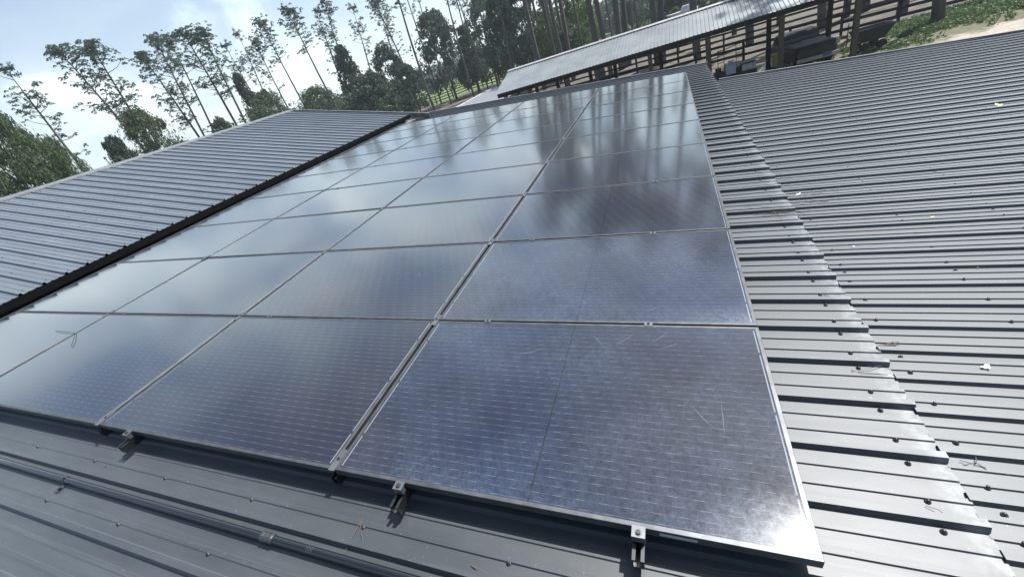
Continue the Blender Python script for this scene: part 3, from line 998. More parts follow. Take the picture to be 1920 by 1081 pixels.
fence([(p.x, p.y) for p in fence_far], 1.35, 3, 3.6, 'distant dark rail fence along the edge of the bright green pasture', 0.16, 0.16)

# ------------------------------------------------------------------ utility truck
M_GREEN = simple('dark_green_paint', (0.008, 0.016, 0.012), 0.5, 0, 0.2, 3)
M_GREEN2 = simple('bed_cover_vinyl', (0.008, 0.013, 0.011), 0.6, 0, 0.2, 3)
M_WIN = simple('dark_window', (0.01, 0.012, 0.012), 0.08)
M_TYRE = simple('tyre_rubber', (0.018, 0.018, 0.018), 0.85)
M_BUMP = simple('bumper_metal', (0.30, 0.29, 0.26), 0.45, 0.3)
M_RED = simple('tail_red', (0.07, 0.012, 0.012), 0.3)
M_TAG = simple('red_tag', (0.25, 0.03, 0.03), 0.5)
M_BLUE = simple('blue_plastic', (0.06, 0.09, 0.20), 0.4)
tp = plane(1531, 103, 1, 22.6)
tx = tp.x + 0.02
trk = empty('utility_truck', (tx, 22.7, GZ), (0, 0, R(7)), 'dark green utility truck with a covered bed, parked under the shelter', 'truck')
W2 = 0.80
def rbox(b, lo, hi, r, m):
    """box with chamfered vertical and top edges"""
    x0, y0, z0 = lo; x1, y1, z1 = hi
    def ring(ins, z):
        a = r
        return [(x0 + a, y0 + ins, z), (x1 - a, y0 + ins, z), (x1 - ins, y0 + a, z), (x1 - ins, y1 - a, z), (x1 - a, y1 - ins, z), (x0 + a, y1 - ins, z), (x0 + ins, y1 - a, z), (x0 + ins, y0 + a, z)]
    vs = ring(0, z0) + ring(0, z1 - r) + ring(r * .35, z1 - r * .3) + ring(r * 1.0, z1)
    fs = [tuple(range(7, -1, -1)), tuple(24 + k for k in range(8))]
    for L in range(3):
        for k in range(8):
            fs.append((L * 8 + k, L * 8 + (k + 1) % 8, (L + 1) * 8 + (k + 1) % 8, (L + 1) * 8 + k))
    b.add(vs, fs, m)
b = MB()
rbox(b, (-W2, 0, 0.50), (W2, 1.75, 0.96), 0.09, M_GREEN)
rbox(b, (-W2, 1.78, 0.45), (W2, 3.1, 1.02), 0.08, M_GREEN)
rbox(b, (-W2 + .03, 3.1, 0.50), (W2 - .03, 4.2, .96), 0.12, M_GREEN)
b.box((-W2 + .1, .1, .34), (W2 - .1, 4.0, .52), M_TYRE)
b.build('body', None, trk)
b = MB(); rbox(b, (-W2 + .01, .01, .961), (W2 - .01, 1.75, 1.08), 0.10, M_GREEN2); b.build('bed_cover', None, trk)
b = MB()
vs = []
for z, ins, yb, yf in ((1.0, 0.0, 1.80, 3.12), (1.10, .01, 1.82, 3.05), (1.42, .04, 1.88, 2.80), (1.48, .10, 1.95, 2.70)):
    vs += [(-W2 + .03 + ins, yb, z), (W2 - .03 - ins, yb, z), (W2 - .03 - ins, yf, z), (-W2 + .03 + ins, yf, z)]
fs = [(12, 13, 14, 15)]
for L in range(3):
    for k in range(4): fs.append((L * 4 + k, L * 4 + (k + 1) % 4, (L + 1) * 4 + (k + 1) % 4, (L + 1) * 4 + k))
b.add(vs, fs, M_GREEN); b.build('cab', None, trk)
b = MB(); b.add([(-.68, 1.823, 1.13), (.68, 1.823, 1.13), (.66, 1.876, 1.38), (-.66, 1.876, 1.38)], [(0, 1, 2, 3)], M_WIN)
b.build('rear_window', None, trk)
b = MB(); b.add([(-.766, 1.98, 1.13), (-.766, 2.86, 1.13), (-.738, 2.70, 1.38), (-.738, 2.0, 1.38)], [(0, 1, 2, 3)], M_WIN); b.build('side_window', None, trk)
b = MB(); b.box((-W2 + .02, -.16, .46), (W2 + .02, -.04, .60), M_BUMP, None); b.box((-.5, -.06, .45), (.5, .02, .55), M_BUMP); b.build('bumper', None, trk)
b = MB(); b.box((.18, -.175, .50), (.50, -.163, .66), M_BLUE); b.build('number_plate', None, trk)
for sx in (-1, 1):
    b = MB(); b.box((sx * (W2 - .12) - .06, -.012, .66), (sx * (W2 - .12) + .05, .002, .84), M_RED); b.build('tail_light', None, trk)
for x in (-W2 + .06, W2 - .26):
    for y in (.62, 3.45):
        wlo = empty('wheel', (x + .1, y, .34)); wlo.parent = trk
        b = MB()
        n = 18
        prof = [(-.10, .20), (-.10, .31), (-.07, .34), (.07, .34), (.10, .31), (.10, .20)]
        for px_, rr in prof: b.add([(px_, rr * math.cos(2 * math.pi * k / n), rr * math.sin(2 * math.pi * k / n)) for k in range(n)], [])
        for i in range(5):
            for k in range(n): b.f.append((i * n + k, i * n + (k + 1) % n, (i + 1) * n + (k + 1) % n, (i + 1) * n + k)); b.mi.append(0)
        b.build('tyre', M_TYRE, wlo)
        b = MB(); b.tube([(-.08, 0, 0), (.08, 0, 0)], .205, 16); b.build('rim', M_BUMP, wlo)

# ------------------------------------------------------------------ trailer and its load
M_BLACK = simple('black_steel', (0.012, 0.012, 0.013), 0.5)
M_GREYBOX = simple('grey_plastic', (0.42, 0.47, 0.52), 0.5, 0, 0.12)
M_ALU = simple('light_metal', (0.40, 0.42, 0.45), 0.4, 0.5)
M_YEL = simple('yellow_green_plastic', (0.38, 0.42, 0.12), 0.5)
M_WHITE = simple('white_plastic', (0.72, 0.74, 0.72), 0.5)
def spot(x, y, Y, dz=0.0):
    p = plane(x, y, 1, Y); return p
tl = spot(1345, 146, 21.6); tr_ = spot(1419, 133, 21.6)
zt = tl.z
trl = empty('flat_trailer', ((tl.x + tr_.x) / 2, 21.6, GZ), (0, 0, 0), 'low black steel trailer loaded with boxes beside the barn corner', 'trailer')
hw = (tr_.x - tl.x) / 2
hz = (zt + tr_.z) / 2 - GZ
b = MB(); b.box((-hw, 0, hz - .26), (hw, 1.5, hz - .06), M_BLACK)
b.box((-hw, -.04, hz - .32), (hw, 0.0, hz + .06), M_BLACK); b.box((-hw, 1.5, hz - .3), (hw, 1.54, hz + .06), M_BLACK)
b.beam((-hw, .75, hz - .2), (-hw - 1.1, .75, hz - .3), .08, .1, M_BLACK)
b.build('deck', None, trl)
for sx in (-.35, .35):
    w_ = MB(); r0 = min(.33, hz - .1)
    w_.tube([(sx * hw, -.20, r0), (sx * hw, -.06, r0)], r0, 16, M_TYRE); w_.tube([(sx * hw, -.21, r0), (sx * hw, -.195, r0)], r0 * .55, 14, M_BUMP)
    w_.build('wheel', None, trl)
for sx, hh in ((-.62, .95), (.36, 1.05)):
    b = MB()
    x0 = sx * hw
    for dx in (-.13, .13): b.tube([(x0 + dx, 1.40, hz - .06), (x0 + dx, 1.40, hz + hh)], .016, 6, M_BLACK)
    for k in range(4): b.tube([(x0 - .13, 1.40, hz + hh * (.45 + .18 * k)), (x0 + .13, 1.40, hz + hh * (.45 + .18 * k))], .014, 6, M_BLACK)
    b.build('ladder_rack', None, trl)
def load_box(x0, x1, y_, d, h, mat, name, label, cat, extra=None):
    o = empty(name, (0, 0, 0), (0, 0, 0), label, cat)
    o.location = ((x0 + x1) / 2, y_ + d / 2, GZ + hz - .055)
    hx = (x1 - x0) / 2
    b = MB(); rbox(b, (-hx, -d / 2, 0), (hx, d / 2, h * .88), .02, mat); b.build('body', None, o)
    b = MB(); rbox(b, (-hx - .012, -d / 2 - .012, h * .885), (hx + .012, d / 2 + .012, h), .02, extra or mat); b.build('lid', None, o)
    return o
a0, a1 = spot(1361, 138, 21.75).x, spot(1380, 134, 21.75).x
load_box(a0, a1, 21.75, .5, .50, M_GREYBOX, 'storage_box', 'pale blue-grey storage box on the left half of the trailer', 'box')
a0, a1 = spot(1391, 130, 21.8).x, spot(1418, 124, 21.8).x
tb = load_box(a0, a1, 21.8, .55, .40, M_ALU, 'tool_box', 'silver tool chest with dark trim on the right of the trailer', 'tool chest', M_BLACK)
a0, a1 = spot(1381, 132, 22.0).x, spot(1390, 130, 22.0).x
o = empty('pressure_washer', ((a0 + a1) / 2, 22.1, GZ + hz - .055), (0, 0, 0), 'small dark machine between the grey box and silver chest', 'machine')
b = MB(); b.box((-.14, -.2, .06), (.14, .2, .30), M_BLACK, None, .03); b.build('body', None, o)
b = MB(); b.tube([(-.08, -.15, .3), (-.08, -.1, .5), (.08, -.1, .5), (.08, -.15, .3)], .015, 6, M_ALU); b.build('handle', None, o)
b = MB(); b.tube([(-.16, .12, .07), (-.1, .12, .07)], .07, 10, M_TYRE); b.tube([(.1, .12, .07), (.16, .12, .07)], .07, 10, M_TYRE); b.build('wheel', None, o)
# coil of pale cable on the box
o = MB()
pts = []
for k in range(40):
    t_ = k * 0.5; pts.append((.12 * math.cos(t_), .12 * math.sin(t_), .02 + .0025 * k))
o.tube(pts, .012, 5)
a0 = spot(1371, 116, 21.95)
o = o.build('cable_coil', M_WHITE); o.location = (a0.x, 22.0, GZ + hz - .055 + .505)
tag(o, 'pale cable coil lying on the grey storage box', 'cable')
# mower-like black engine at the left end of the trailer
p_ = spot(1347, 132, 21.9)
o = empty('engine_unit', (p_.x, 22.0, GZ + hz - .055), (0, 0, R(10)), 'black engine unit at the left end of the loaded trailer', 'engine')
b = MB(); b.box((-.2, -.22, .05), (.2, .22, .26), M_BLACK, None, .04); b.tube([(0, 0, .25), (0, 0, .42)], .12, 10, M_BLACK); b.build('body', None, o)
b = MB(); b.tube([(-.2, .15, .1), (-.32, .3, .55), (-.1, .35, .58)], .016, 6, M_BLACK); b.build('handle', None, o)

p_ = spot(1457, 126, 23.2)
o = empty('plastic_tub', (p_.x, 23.2, GZ), (0, 0, 0), 'yellow-green plastic tub on end beside the truck', 'tub')
b = MB(); n = 14
for rr, z in ((.20, 0), (.25, .05), (.34, .62), (.36, .66), (.33, .66), (.30, .6)):
    b.add([(rr * math.cos(2 * math.pi * k / n), rr * .8 * math.sin(2 * math.pi * k / n), z) for k in range(n)], [])
for i in range(5):
    for k in range(n): b.f.append((i * n + k, i * n + (k + 1) % n, (i + 1) * n + (k + 1) % n, (i + 1) * n + k)); b.mi.append(0)
b.f.append(tuple(range(n))); b.mi.append(0)
bo = b.build('body', M_YEL, o); bo.location = (0, 0, max(0.0, p_.z - GZ - .4)); bo.location.z = 0.45; bo.scale = (.75, .75, .85)
b = MB(); b.box((-.3, -.25, 0), (.3, .25, .10), M_DPOST, None); b.box((-.24, -.2, .10), (.24, .2, .45), M_DPOST); b.build('stand', None, o)
# heap of pale plastic sheeting
p_ = spot(1450, 104, 25.2)
rn = random.Random(3); b = MB(); n = 12
for k in range(n):
    for j in range(8):
        b.v.append((k / (n - 1) * 1.3 - .65, j / 7 * .8 - .4, (0.55 * math.exp(-((k - 6) / 4) ** 2 - ((j - 4) / 2.5) ** 2)) + rn.uniform(0, .10)))
for k in range(n - 1):
    for j in range(7): b.f.append((k * 8 + j, (k + 1) * 8 + j, (k + 1) * 8 + j + 1, k * 8 + j + 1)); b.mi.append(0)
o = b.build('plastic_sheeting', M_WHITE); o.location = (p_.x, 25.2, GZ)
tag(o, 'crumpled white plastic sheeting on the ground left of the truck', 'sheeting')

# ------------------------------------------------------------------ garden cart, marker stake
p_ = gnd(1630, 92)
o = empty('garden_cart', (p_.x - .05, p_.y - .1, GZ), (0, 0, R(8)), 'dark green tipping garden cart standing in the weeds', 'garden cart')
b = MB()
tx0, tx1 = .72, .40
vs = []
for z, hx, hy in ((.42, .42, .26), (.92, .72, .42)):
    vs += [(-hx, -hy, z), (hx, -hy, z), (hx, hy, z), (-hx, hy, z)]
for z, hx, hy in ((.92, .68, .38), (.46, .39, .23)):
    vs += [(-hx, -hy, z), (hx, -hy, z), (hx, hy, z), (-hx, hy, z)]
fs = [(0, 3, 2, 1), (12, 13, 14, 15)]
for L in range(3):
    for k in range(4): fs.append((L * 4 + k, L * 4 + (k + 1) % 4, (L + 1) * 4 + (k + 1) % 4, (L + 1) * 4 + k))
b.add(vs, fs, M_GREEN); b.build('tub', None, o)
b = MB(); b.beam((-.6, -.2, .40), (.55, -.2, .40), .04, .04, M_BLACK); b.beam((-.6, .2, .40), (.55, .2, .40), .04, .04, M_BLACK)
for sx in (-.35, .3): b.beam((sx, -.32, .2), (sx, .32, .2), .03, .03, M_BLACK); b.beam((sx, 0, .2), (sx, 0, .4), .05, .05, M_BLACK)
b.build('undercarriage', None, o)
for sx in (-.35, .3):
    for sy in (-.34, .34):
        w_ = MB(); w_.tube([(sx, sy - .04, .18), (sx, sy + .04, .18)], .18, 14, M_TYRE); w_.build('wheel', None, o)
p_ = gnd(1586, 92); pt = plane(1588, 44, 1, p_.y)
o = empty('marker_stake', (p_.x, p_.y, GZ), (0, 0, 0), 'thin dark stake with a white tip and a red tag among the weeds', 'stake')
hh = pt.z - GZ
b = MB(); b.tube([(0, 0, 0), (0.02, 0, hh - .12)], .022, 6, M_BLACK); b.build('rod', None, o)
b = MB(); b.tube([(0.02, 0, hh - .12), (0.02, 0, hh)], .03, 6, M_WHITE); b.build('tip', None, o)
b = MB(); b.box((-.22, -.02, hh * .42), (-.005, .02, hh * .42 + .13), M_TAG); b.build('tag', None, o)
# small white-topped trailer beyond the shelter ridge
p_ = at_range(1281, 14, 46)
o = empty('boat', (p_.x, p_.y, GZ), (0, 0, R(-12)), 'white-hulled small boat on a stand beyond the shelter ridge', 'boat')
zb = p_.z - GZ
b = MB()
secs = [(-1.5, .05, .02), (-.9, .42, .22), (0, .55, .30), (.9, .55, .30), (1.1, .50, .28)]
n = 9
for x, hw_, dp in secs:
    for k in range(n):
        t_ = math.pi * k / (n - 1)
        b.v.append((x, hw_ * math.cos(t_), zb - dp * math.sin(t_) ** 0.8 - .25))
for i in range(len(secs) - 1):
    for k in range(n - 1): b.f.append((i * n + k, i * n + k + 1, (i + 1) * n + k + 1, (i + 1) * n + k)); b.mi.append(0)
    b.f.append((i * n, (i + 1) * n, (i + 1) * n + n - 1, i * n + n - 1)); b.mi.append(0)
b.f.append(tuple(4 * n + k for k in range(n))); b.mi.append(0)
b.build('hull', M_WHITE, o)
b = MB(); b.box((-.2, -.45, zb - .26), (.9, .45, zb + .1), M_WHITE, None, .12); b.build('cover', None, o)
b = MB(); b.box((-.7, -.3, 0), (-.6, .3, zb - .45), M_DPOST); b.box((.6, -.3, 0), (.7, .3, zb - .5), M_DPOST); b.build('stand', None, o)

# ------------------------------------------------------------------ foliage
def leafmat(name, lo, hi, trans=0.25):
    m = Mat(name, lo, 0.6, 0, 0.3)
    gi = m.n.new('ShaderNodeNewGeometry')
    f = m.math('FRACT', m.math('MULTIPLY', gi.outputs['Random Per Island'], 1.0))
    big = m.noise(0.35, 3, 0.5)
    oi = m.n.new('ShaderNodeObjectInfo')
    k = m.math('ADD', m.math('MULTIPLY', f, 0.55), m.math('MULTIPLY', big, 0.45))
    c = m.ramp(k, (0.2, lo), (0.8, hi))
    hv = m.n.new('ShaderNodeHueSaturation')
    hv.inputs['Value'].default_value = 1
    m.put(m.math('ADD', m.math('MULTIPLY', oi.outputs['Random'], 0.3), 0.85), hv.inputs['Value'])
    m.put(m.math('ADD', m.math('MULTIPLY', oi.outputs['Random'], 0.02), 0.49), hv.inputs['Hue'])
    m.l.new(c, hv.inputs['Color'])
    m.inp('Base Color', hv.outputs[0])
    # leaves let some light through
    tr = m.n.new('ShaderNodeBsdfTranslucent')
    m.l.new(hv.outputs[0], tr.inputs['Color'])
    mx = m.n.new('ShaderNodeMixShader')
    mx.inputs[0].default_value = trans
    m.l.new(m.b.outputs[0], mx.inputs[1]); m.l.new(tr.outputs[0], mx.inputs[2])
    m.l.new(mx.outputs[0], m.n['Material Output'].inputs['Surface'])
    return m.m
M_PINE = leafmat('pine_foliage', (0.038, 0.070, 0.046), (0.10, 0.155, 0.095), 0.35)
M_CEDAR = leafmat('cedar_foliage', (0.032, 0.060, 0.042), (0.088, 0.135, 0.080), 0.3)
M_OAK = leafmat('oak_foliage', (0.050, 0.080, 0.040), (0.130, 0.175, 0.085), 0.3)
M_BRIGHT = leafmat('bright_foliage', (0.060, 0.105, 0.030), (0.160, 0.240, 0.065), 0.35)
M_WEED = leafmat('weed_foliage', (0.06, 0.11, 0.045), (0.16, 0.23, 0.10), 0.3)

def quads(C, U, V, name, mat):
    """one leaf quad per row: centre C, half-axes U and V"""
    n = len(C)
    P = np.empty((n, 4, 3), np.float32)
    P[:, 0] = C - U - V * 0.3; P[:, 1] = C - V; P[:, 2] = C + U + V * 0.3; P[:, 3] = C + V
    me = bpy.data.meshes.new(name)
    me.vertices.add(4 * n); me.loops.add(4 * n); me.polygons.add(n)
    me.vertices.foreach_set('co', P.reshape(-1))
    me.loops.foreach_set('vertex_index', np.arange(4 * n, dtype=np.int32))
    me.polygons.foreach_set('loop_start', np.arange(0, 4 * n, 4, dtype=np.int32))
    me.polygons.foreach_set('loop_total', np.full(n, 4, np.int32))
    me.materials.append(mat)
    me.update(calc_edges=True)
    return me
def unit(n, rng):
    v = rng.normal(size=(n, 3)); return v / np.linalg.norm(v, axis=1, keepdims=True)

def bushy_variant(seed, shape, mat, nleaf, leaf):
    """crown in a unit box: height 0..1, radius about 0.5 -> foliage mesh, trunk mesh"""
    rng = np.random.default_rng(seed)
    rad = {'cone': lambda h: 0.50 * (1 - h) ** 0.75 * min(1, 0.35 + h * 5), 'oval': lambda h: 0.5 * max(0.05, math.sin(math.pi * min(1, 0.12 + h * 0.88))) ** 0.7,
           'round': lambda h: 0.5 * math.sqrt(max(0.02, 1 - (2 * h - .95) ** 2))}[shape]
    Cs = []
    nb = 70
    for k in range(nb):
        h = rng.uniform(0.10, 0.97); a = rng.uniform(0, 6.283)
        r0 = rad(h) * math.sqrt(rng.uniform(0.10, 1.0)) * rng.uniform(.75, 1.22)
        br = rng.uniform(*((0.08, 0.17) if shape == 'round' else (0.055, 0.135))) * (1.2 - 0.5 * h)
        m = int(nleaf / nb * rng.uniform(.6, 1.5))
        p = unit(m, rng) * (rng.uniform(0.25, 1, (m, 1)) ** 0.5) * br * np.array([1.15, 1.15, 0.85])
        p += np.array([r0 * math.cos(a), r0 * math.sin(a), h])
        Cs.append(p)
    m = nleaf // 14                                           # loose outliers
    h = rng.uniform(.08, 1.0, m); a = rng.uniform(0, 6.283, m)
    rr = np.array([rad(min(.99, q)) for q in h]) * rng.uniform(.8, 1.25, m)
    Cs.append(np.stack([rr * np.cos(a), rr * np.sin(a), h], 1))
    C = np.concatenate(Cs); n = len(C)
    U = unit(n, rng) * leaf * rng.uniform(.6, 1.3, (n, 1)); V = np.cross(unit(n, rng), U) * rng.uniform(.5, .9, (n, 1))
    me = quads(C, U, V, 'foliage', mat)
    b = MB()
    b.tube([(0, 0, -.12), (0.01, 0, .2), (-.01, .01, .5), (0, 0, .85)], [.030, .024, .016, .005], 8)
    for k in range(9):
        h = .10 + .07 * k; a = rng.uniform(0, 6.283); r0 = rad(h + .1) * .8
        b.tube([(0, 0, h), (r0 * .5 * math.cos(a), r0 * .5 * math.sin(a), h + .05), (r0 * math.cos(a), r0 * math.sin(a), h + .12)], [.010, .007, .002], 5)
    return me, b.mesh('trunk', M_BARK_D)

CEDAR = [bushy_variant(100 + k, ('oval', 'cone', 'oval')[k], M_CEDAR, 9500, .021) for k in range(3)]
OAK = [bushy_variant(200 + k, 'round', M_OAK, (36000, 16000)[k], (.0115, .015)[k]) for k in range(2)]
BRIGHT = [bushy_variant(300 + k, ('round', 'oval')[k], M_BRIGHT, 5600, .026) for k in range(2)]

def bushy(base, top, wpx, rho, var, label, cat='tree', group='bushy trees beyond the barn', name='evergreen_tree', clear=0.06):
    p = at_range(*base, rho); t_ = at_range(*top, rho)
    H = t_.z - GZ
    wr = wpx / px_per_m(Vector((p.x, p.y, 0)))
    foot = Vector((p.x + (t_.x - p.x) * 0.5, p.y + (t_.y - p.y) * 0.5, GZ))
    o = empty(name, foot, (0, 0, random.uniform(0, 6.28)), label, cat, group)
    z0 = H * clear
    for me, nm in ((var[0], 'crown'), (var[1], 'trunk')):
        c = put(nm, me, o); c.location.z = z0; c.scale = (2 * wr, 2 * wr, H - z0)
    c.scale = (2 * wr * .8, 2 * wr * .8, H - z0)
    return o

BT = [  # base px, top px, half width px, distance, variant, label, name, clear
 ((10, 360), (-14, 180), 78, 34, OAK[0], 'large pale green oak at the far left edge of the photo', 'oak_tree', .02),
 ((78, 342), (52, 236), 52, 38, OAK[1], 'small leafy oak right of the large oak at the left edge', 'oak_tree', .02),
 ((124, 332), (106, 258), 32, 41, OAK[1], 'low oak sapling at the foot of the leftmost leaning pine', 'oak_tree', .02),
 ((285, 290), (262, 205), 62, 50, OAK[1], 'loose light bush below the pair of leaning pines', 'bush', .0),
 ((222, 300), (210, 255), 40, 47, CEDAR[0], 'small dark round bush left of the loose light bush', 'bush', .0),
 ((478, 228), (452, 134), 34, 62, CEDAR[1], 'pointed dark evergreen left of the far gable peak', 'evergreen_tree', .0),
 ((505, 215), (485, 172), 44, 60, OAK[0], 'low spreading tree just left of the far gable peak', 'oak_tree', .0),
 ((420, 245), (405, 225), 42, 58, CEDAR[2], 'low dark shrub line over the left roof ridge', 'bush', .0),
 ((604, 208), (590, 164), 52, 66, OAK[1], 'rounded green tree directly above the far end of the left roof', 'oak_tree', .0),
 ((676, 205), (640, 82), 44, 68, CEDAR[1], 'ragged dark evergreen right of the rounded tree', 'evergreen_tree', .03),
 ((705, 205), (682, 140), 58, 64, CEDAR[0], 'wide dark evergreen, low in the middle of the tree line', 'evergreen_tree', .05),
 ((745, 203), (722, 84), 42, 72, CEDAR[2], 'tall grey-green evergreen behind the wide dark one', 'evergreen_tree', .05),
 ((778, 200), (762, 118), 36, 66, CEDAR[0], 'small evergreen at the left end of the pasture fence', 'evergreen_tree', .08),
 ((848, 190), (812, 18), 52, 78, CEDAR[0], 'tall dense dark evergreen standing left of the first pasture gap', 'evergreen_tree', .09),
 ((888, 176), (876, 44), 38, 76, CEDAR[1], 'pointed dark evergreen between the two pasture gaps', 'evergreen_tree', .07),
 ((934, 160), (896, -12), 36, 82, CEDAR[2], 'slim dark evergreen just right of the pointed one', 'evergreen_tree', .09),
 ((962, 150), (932, -20), 42, 70, CEDAR[0], 'dark evergreen immediately above the left end of the shelter roof', 'evergreen_tree', .05),
 ((1000, 135), (972, -40), 46, 72, CEDAR[2], 'broad dark evergreen behind the first grey pine trunks', 'evergreen_tree', .04),
 ((1035, 122), (1012, 32), 26, 58, BRIGHT[1], 'light green sapling between grey pine trunks', 'deciduous_tree', .05),
 ((1085, 108), (1064, -28), 46, 70, BRIGHT[0], 'bright green broadleaf tree in the middle of the forest edge', 'deciduous_tree', .05),
 ((1062, 118), (1050, 60), 36, 60, CEDAR[0], 'dark low evergreen under the bright broadleaf tree', 'evergreen_tree', .03),
 ((1190, 90), (1178, 4), 34, 74, CEDAR[0], 'dim evergreen behind the thick cluster of pine trunks', 'evergreen_tree', .05),
 ((1255, 70), (1248, -22), 52, 66, CEDAR[2], 'dark evergreen left of the white boat', 'evergreen_tree', .03),
 ((1268, 62), (1266, 14), 26, 52, BRIGHT[1], 'small yellow-green bush at the left of the white boat', 'bush', .0),
 ((1322, 60), (1318, -34), 50, 70, CEDAR[0], 'dark evergreen right of the white boat', 'evergreen_tree', .03),
 ((1390, 45), (1384, -50), 60, 76, CEDAR[2], 'rightmost dark evergreen above the shelter ridge', 'evergreen_tree', .03),
]
for bp, tp_, wpx, rho, var, lab, nm, cl_ in BT:
    bushy(bp, tp_, wpx, rho, var, lab, 'bush' if nm == 'bush' else 'tree', 'trees and bushes along the forest edge', nm, cl_)

# ---- pines: tall bare trunks with clumped crowns
def pine_variant(seed, H=22.0, crown=0.42, dense=1.0, low=0):
    rng = np.random.default_rng(seed)
    b = MB()
    bend = rng.uniform(-.5, .5, 4)
    zs = np.linspace(0, H * .97, 8)
    ax = np.stack([bend[0] * np.sin(zs / H * 3), bend[1] * np.sin(zs / H * 2.4), zs], 1)
    b.tube([tuple(p) for p in ax], [.21, .19, .175, .16, .14, .11, .075, .03], 9)
    def axis(z): return np.array([np.interp(z, zs, ax[:, 0]), np.interp(z, zs, ax[:, 1]), z])
    Cs, Us = [], []
    nbr = int(34 * dense)
    zz = list(H * (1 - crown) + H * crown * np.sort(rng.uniform(0, 1, nbr)) ** 0.8) + [H * rng.uniform(.38, .56) for _ in range(low)]
    for z in zz:
        f = max(0.0, min(1.0, (z - H * (1 - crown)) / (H * crown)))
        L = rng.uniform(.45, 1.0) * (2.5 * math.sin(math.pi * (0.24 + 0.68 * f)) + .35)
        a = rng.uniform(0, 6.283); el = rng.uniform(-.05, .55) + .4 * f
        p0 = axis(min(z, H * .96)); d = np.array([math.cos(a) * math.cos(el), math.sin(a) * math.cos(el), math.sin(el)])
        p1 = p0 + d * L * .55; p2 = p0 + d * L + np.array([0, 0, .22 * L])
        b.tube([tuple(p0), tuple(p1), tuple(p2)], [.045, .03, .012], 5)
        for s_ in range(rng.integers(4, 8)):
            t_ = rng.uniform(.45, 1.05); q = p0 + (p2 - p0) * t_ + rng.normal(0, .38, 3)
            m = int(rng.integers(34, 62)); r0 = rng.uniform(.20, .46)
            dirs = unit(m, rng); dirs[:, 2] = np.abs(dirs[:, 2]) * 1.1 - .45
            Cs.append(q + dirs * r0 * rng.uniform(.35, .8, (m, 1))); Us.append(dirs * r0 * .24)
    top = axis(H * .97)
    for s_ in range(4):
        m = 40; dirs = unit(m, rng); q = top + rng.normal(0, .3, 3)
        Cs.append(q + dirs * .4 * rng.uniform(.3, .9, (m, 1))); Us.append(dirs * .18)
    C = np.concatenate(Cs); U = np.concatenate(Us); n = len(C)
    V = np.cross(U, unit(n, rng)); V /= np.linalg.norm(V, axis=1, keepdims=True) + 1e-6
    V *= rng.uniform(.03, .065, (n, 1))
    return quads(C, U, V, 'crown', M_PINE), b.mesh('trunk', M_BARK, True)
PINES = [pine_variant(400 + k, 22, c, d, lw) for k, (c, d, lw) in enumerate([(.46, 1.25, 2), (.40, 1.0, 1), (.52, 1.3, 4), (.34, .8, 0), (.42, .65, 2), (.30, 1.1, 0), (.48, .9, 3)])]
def pine(foot, top, var, label, girth=1.0, group='tall pines around the barn'):
    d = top - foot; H = d.length
    o = empty('pine_tree', foot, (0, 0, 0), label, 'pine tree', group)
    q = d.to_track_quat('Z', 'Y')
    o.rotation_euler = (q.to_matrix() @ Matrix.Rotation(random.uniform(0, 6.28), 3, 'Z')).to_euler()
    k = H / 22.0
    for me, nm in ((PINES[var][0], 'crown'), (PINES[var][1], 'trunk')):
        c = put(nm, me, o); c.scale = (k * girth, k * girth, k)
    return o
PT = [  # base px, top px, distance, variant, girth
 ((120, 272), (4, 122), 52, 4, 1.0), ((250, 264), (100, 86), 62, 0, 1.15), ((277, 254), (170, 76), 64, 2, 1.1),
 ((366, 250), (262, 98), 66, 2, 1.1), ((378, 242), (288, 64), 68, 0, .9), ((392, 234), (312, 72), 70, 3, 1.0),
 ((437, 226), (340, 54), 66, 0, 1.15), ((458, 222), (378, 56), 66, 1, 1.1), ((486, 200), (420, 82), 78, 4, .9),
 ((500, 190), (444, 60), 86, 4, .8), ((546, 206), (478, 72), 68, 6, .9), ((576, 204), (488, 36), 66, 5, .9),
 ((636, 205), (540, 14), 64, 5, 1.0), ((648, 170), (592, 18), 80, 4, .9), ((664, 160), (608, -4), 76, 6, .95),
 ((700, 150), (660, 10), 84, 4, .9), ((746, 110), (692, -12), 82, 6, 1.0), ((752, 150), (706, -4), 78, 1, .9),
 ((814, 202), (722, -95), 56, 5, 1.0), ((794, 90), (742, -70), 80, 3, .8), ((806, 60), (770, -60), 72, 3, .8),
 ((860, 70), (818, -90), 66, 3, .9), ((872, 70), (834, -80), 76, 1, .8), ((884, 70), (838, -70), 74, 4, .8),
 ((914, 84), (878, -60), 70, 2, .9), ((950, 80), (914, -90), 62, 1, .9), ((898, 60), (872, -40), 86, 6, .9),
]
for i, (bp, tp_, rho, var, gi) in enumerate(PT):
    p = at_range(*bp, rho); t_ = at_range(*tp_, rho)
    s_ = (p.z - GZ) / (t_.z - p.z)
    foot = p - (t_ - p) * s_
    pine(foot, t_, var, 'tall pine over the left roof, %s from the left edge of the photo' % (ORD[i] if i < 20 else 'twenty-' + ORD[i - 20]), gi)
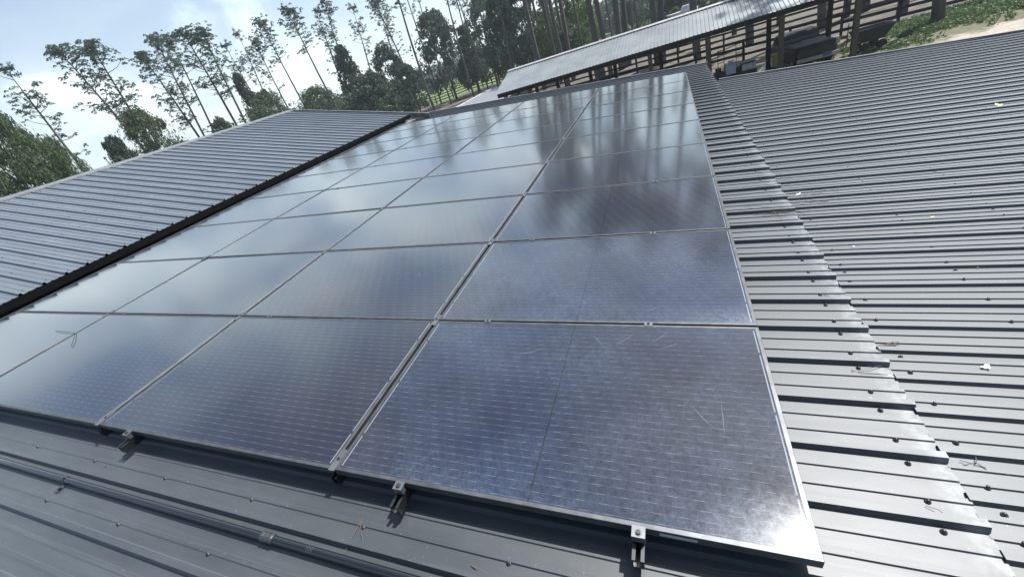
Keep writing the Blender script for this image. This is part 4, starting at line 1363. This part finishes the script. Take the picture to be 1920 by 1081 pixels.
# pines with trunks standing behind the shelter: base on the ground, crowns above the frame
gp = [(1022, 168, 0), (1052, 158, 0), (1066, 156, 0), (1076, 152, 1), (1131, 146, 1), (1146, 140, 0), (1166, 131, 2), (1173, 127, 1), (1180, 124, 0),
      (1233, 121, 2), (1243, 117, 1), (1308, 112, 2), (1377, 66, 0), (1406, 82, 1), (1462, 48, 0), (1540, 54, 1), (1586, 33, 0), (1622, 22, 0), (1690, 26, 1), (1757, 42, 1)]
for i, (x, y, th_) in enumerate(gp):
    f_ = gnd(x, y); Hh = random.uniform(20, 25)
    dirn = Vector((f_.x - CW.x, f_.y - CW.y, 0)).length
    pine(f_, f_ + Vector((random.uniform(-.4, .4), random.uniform(-.4, .4), Hh)), random.choice([1, 3, 5, 5, 1]),
         'grey pine trunk by the shelter, %s from the left among the trunks around it' % ORD[i], (1.05, 1.2, 1.45)[th_])
rr = random.Random(21)
for i in range(30):                               # thinner, farther trunks
    x = rr.uniform(980, 1420); rho = rr.uniform(58, 100)
    p = at_range(x, 60, rho); foot = Vector((p.x, p.y, GZ))
    pine(foot, foot + Vector((rr.uniform(-.5, .5), rr.uniform(-.5, .5), rr.uniform(17, 23))), rr.choice([1, 3, 5, 4]),
         'thin distant pine trunk standing deep in the wood behind the shelter', .9, 'thin pines deep in the wood')

# far wood that closes the view
rng = np.random.default_rng(5)
Cs, n = [], 0
for k in range(340):
    az = rng.uniform(-1.15, 0.62); rho = rng.uniform(118, 190)
    if -0.62 < az < -0.20: rho = rng.uniform(190, 260)
    hgt = rng.uniform(6, 13) if az > -.2 else rng.uniform(5, 9)
    m = 150
    p = unit(m, rng) * np.array([4.5, 4.5, hgt * .5]) * rng.uniform(.3, 1, (m, 1)) ** .5
    p += np.array([CW.x + rho * math.sin(az), CW.y + rho * math.cos(az), GZ + hgt * .5])
    Cs.append(p)
C = np.concatenate(Cs); n = len(C)
U = unit(n, rng) * rng.uniform(.5, 1.0, (n, 1)); V = np.cross(unit(n, rng), U) * .8
tag(put('far_wood', quads(C, U, V, 'far_wood', M_CEDAR)), 'dark wood closing the view far behind the pines', 'wood', kind='stuff')

# weeds
rng = np.random.default_rng(9)
Cs = []
while len(Cs) < 2000:
    x, y = rng.uniform(6, 20), rng.uniform(22.6, 29.4)
    d = 1.0 if (x > 9.4 and y > 24.4 + 0.02 * x) else 0.28
    if x < 8.8 and y > 26.5: d = .1
    if y < 23.6 + (x - 9) * .1 and x > 9.5: d = 0.06
    if rng.uniform() < d * (0.4 + .6 * (math.sin(x * 1.7 + y * 2.1) > -.2)):
        m = 26; h = rng.uniform(.05, .26)
        p = unit(m, rng) * np.array([.18, .18, h]) * rng.uniform(.3, 1, (m, 1)); p[:, 2] = np.abs(p[:, 2])
        Cs.append(p + np.array([x, y, GZ + .02]))
C = np.concatenate(Cs); n = len(C)
U = unit(n, rng) * rng.uniform(.03, .075, (n, 1)); V = np.cross(unit(n, rng), U) * .6
tag(put('weeds', quads(C, U, V, 'weeds', M_WEED)), 'green weeds and grass between the fence and the sandy path', 'weeds', kind='stuff')

# ------------------------------------------------------------------ thin pale air volume, added to lift the dark distant trees
hz = MB()
hz.box((-290, -40, GZ - 1.0), (150, 300, 31.0))
M_ADDED_HAZE = bpy.data.materials.new('added_haze_air')
M_ADDED_HAZE.use_nodes = True
hn, hl = M_ADDED_HAZE.node_tree.nodes, M_ADDED_HAZE.node_tree.links
hn.remove(hn['Principled BSDF'])
pv = hn.new('ShaderNodeVolumePrincipled')
pv.inputs['Color'].default_value = (0.86, 0.93, 1.0, 1)
pv.inputs['Density'].default_value = 0.0007
pv.inputs['Anisotropy'].default_value = 0.2
hl.new(pv.outputs[0], hn['Material Output'].inputs['Volume'])
tag(hz.build('added_haze', M_ADDED_HAZE), kind='stuff')
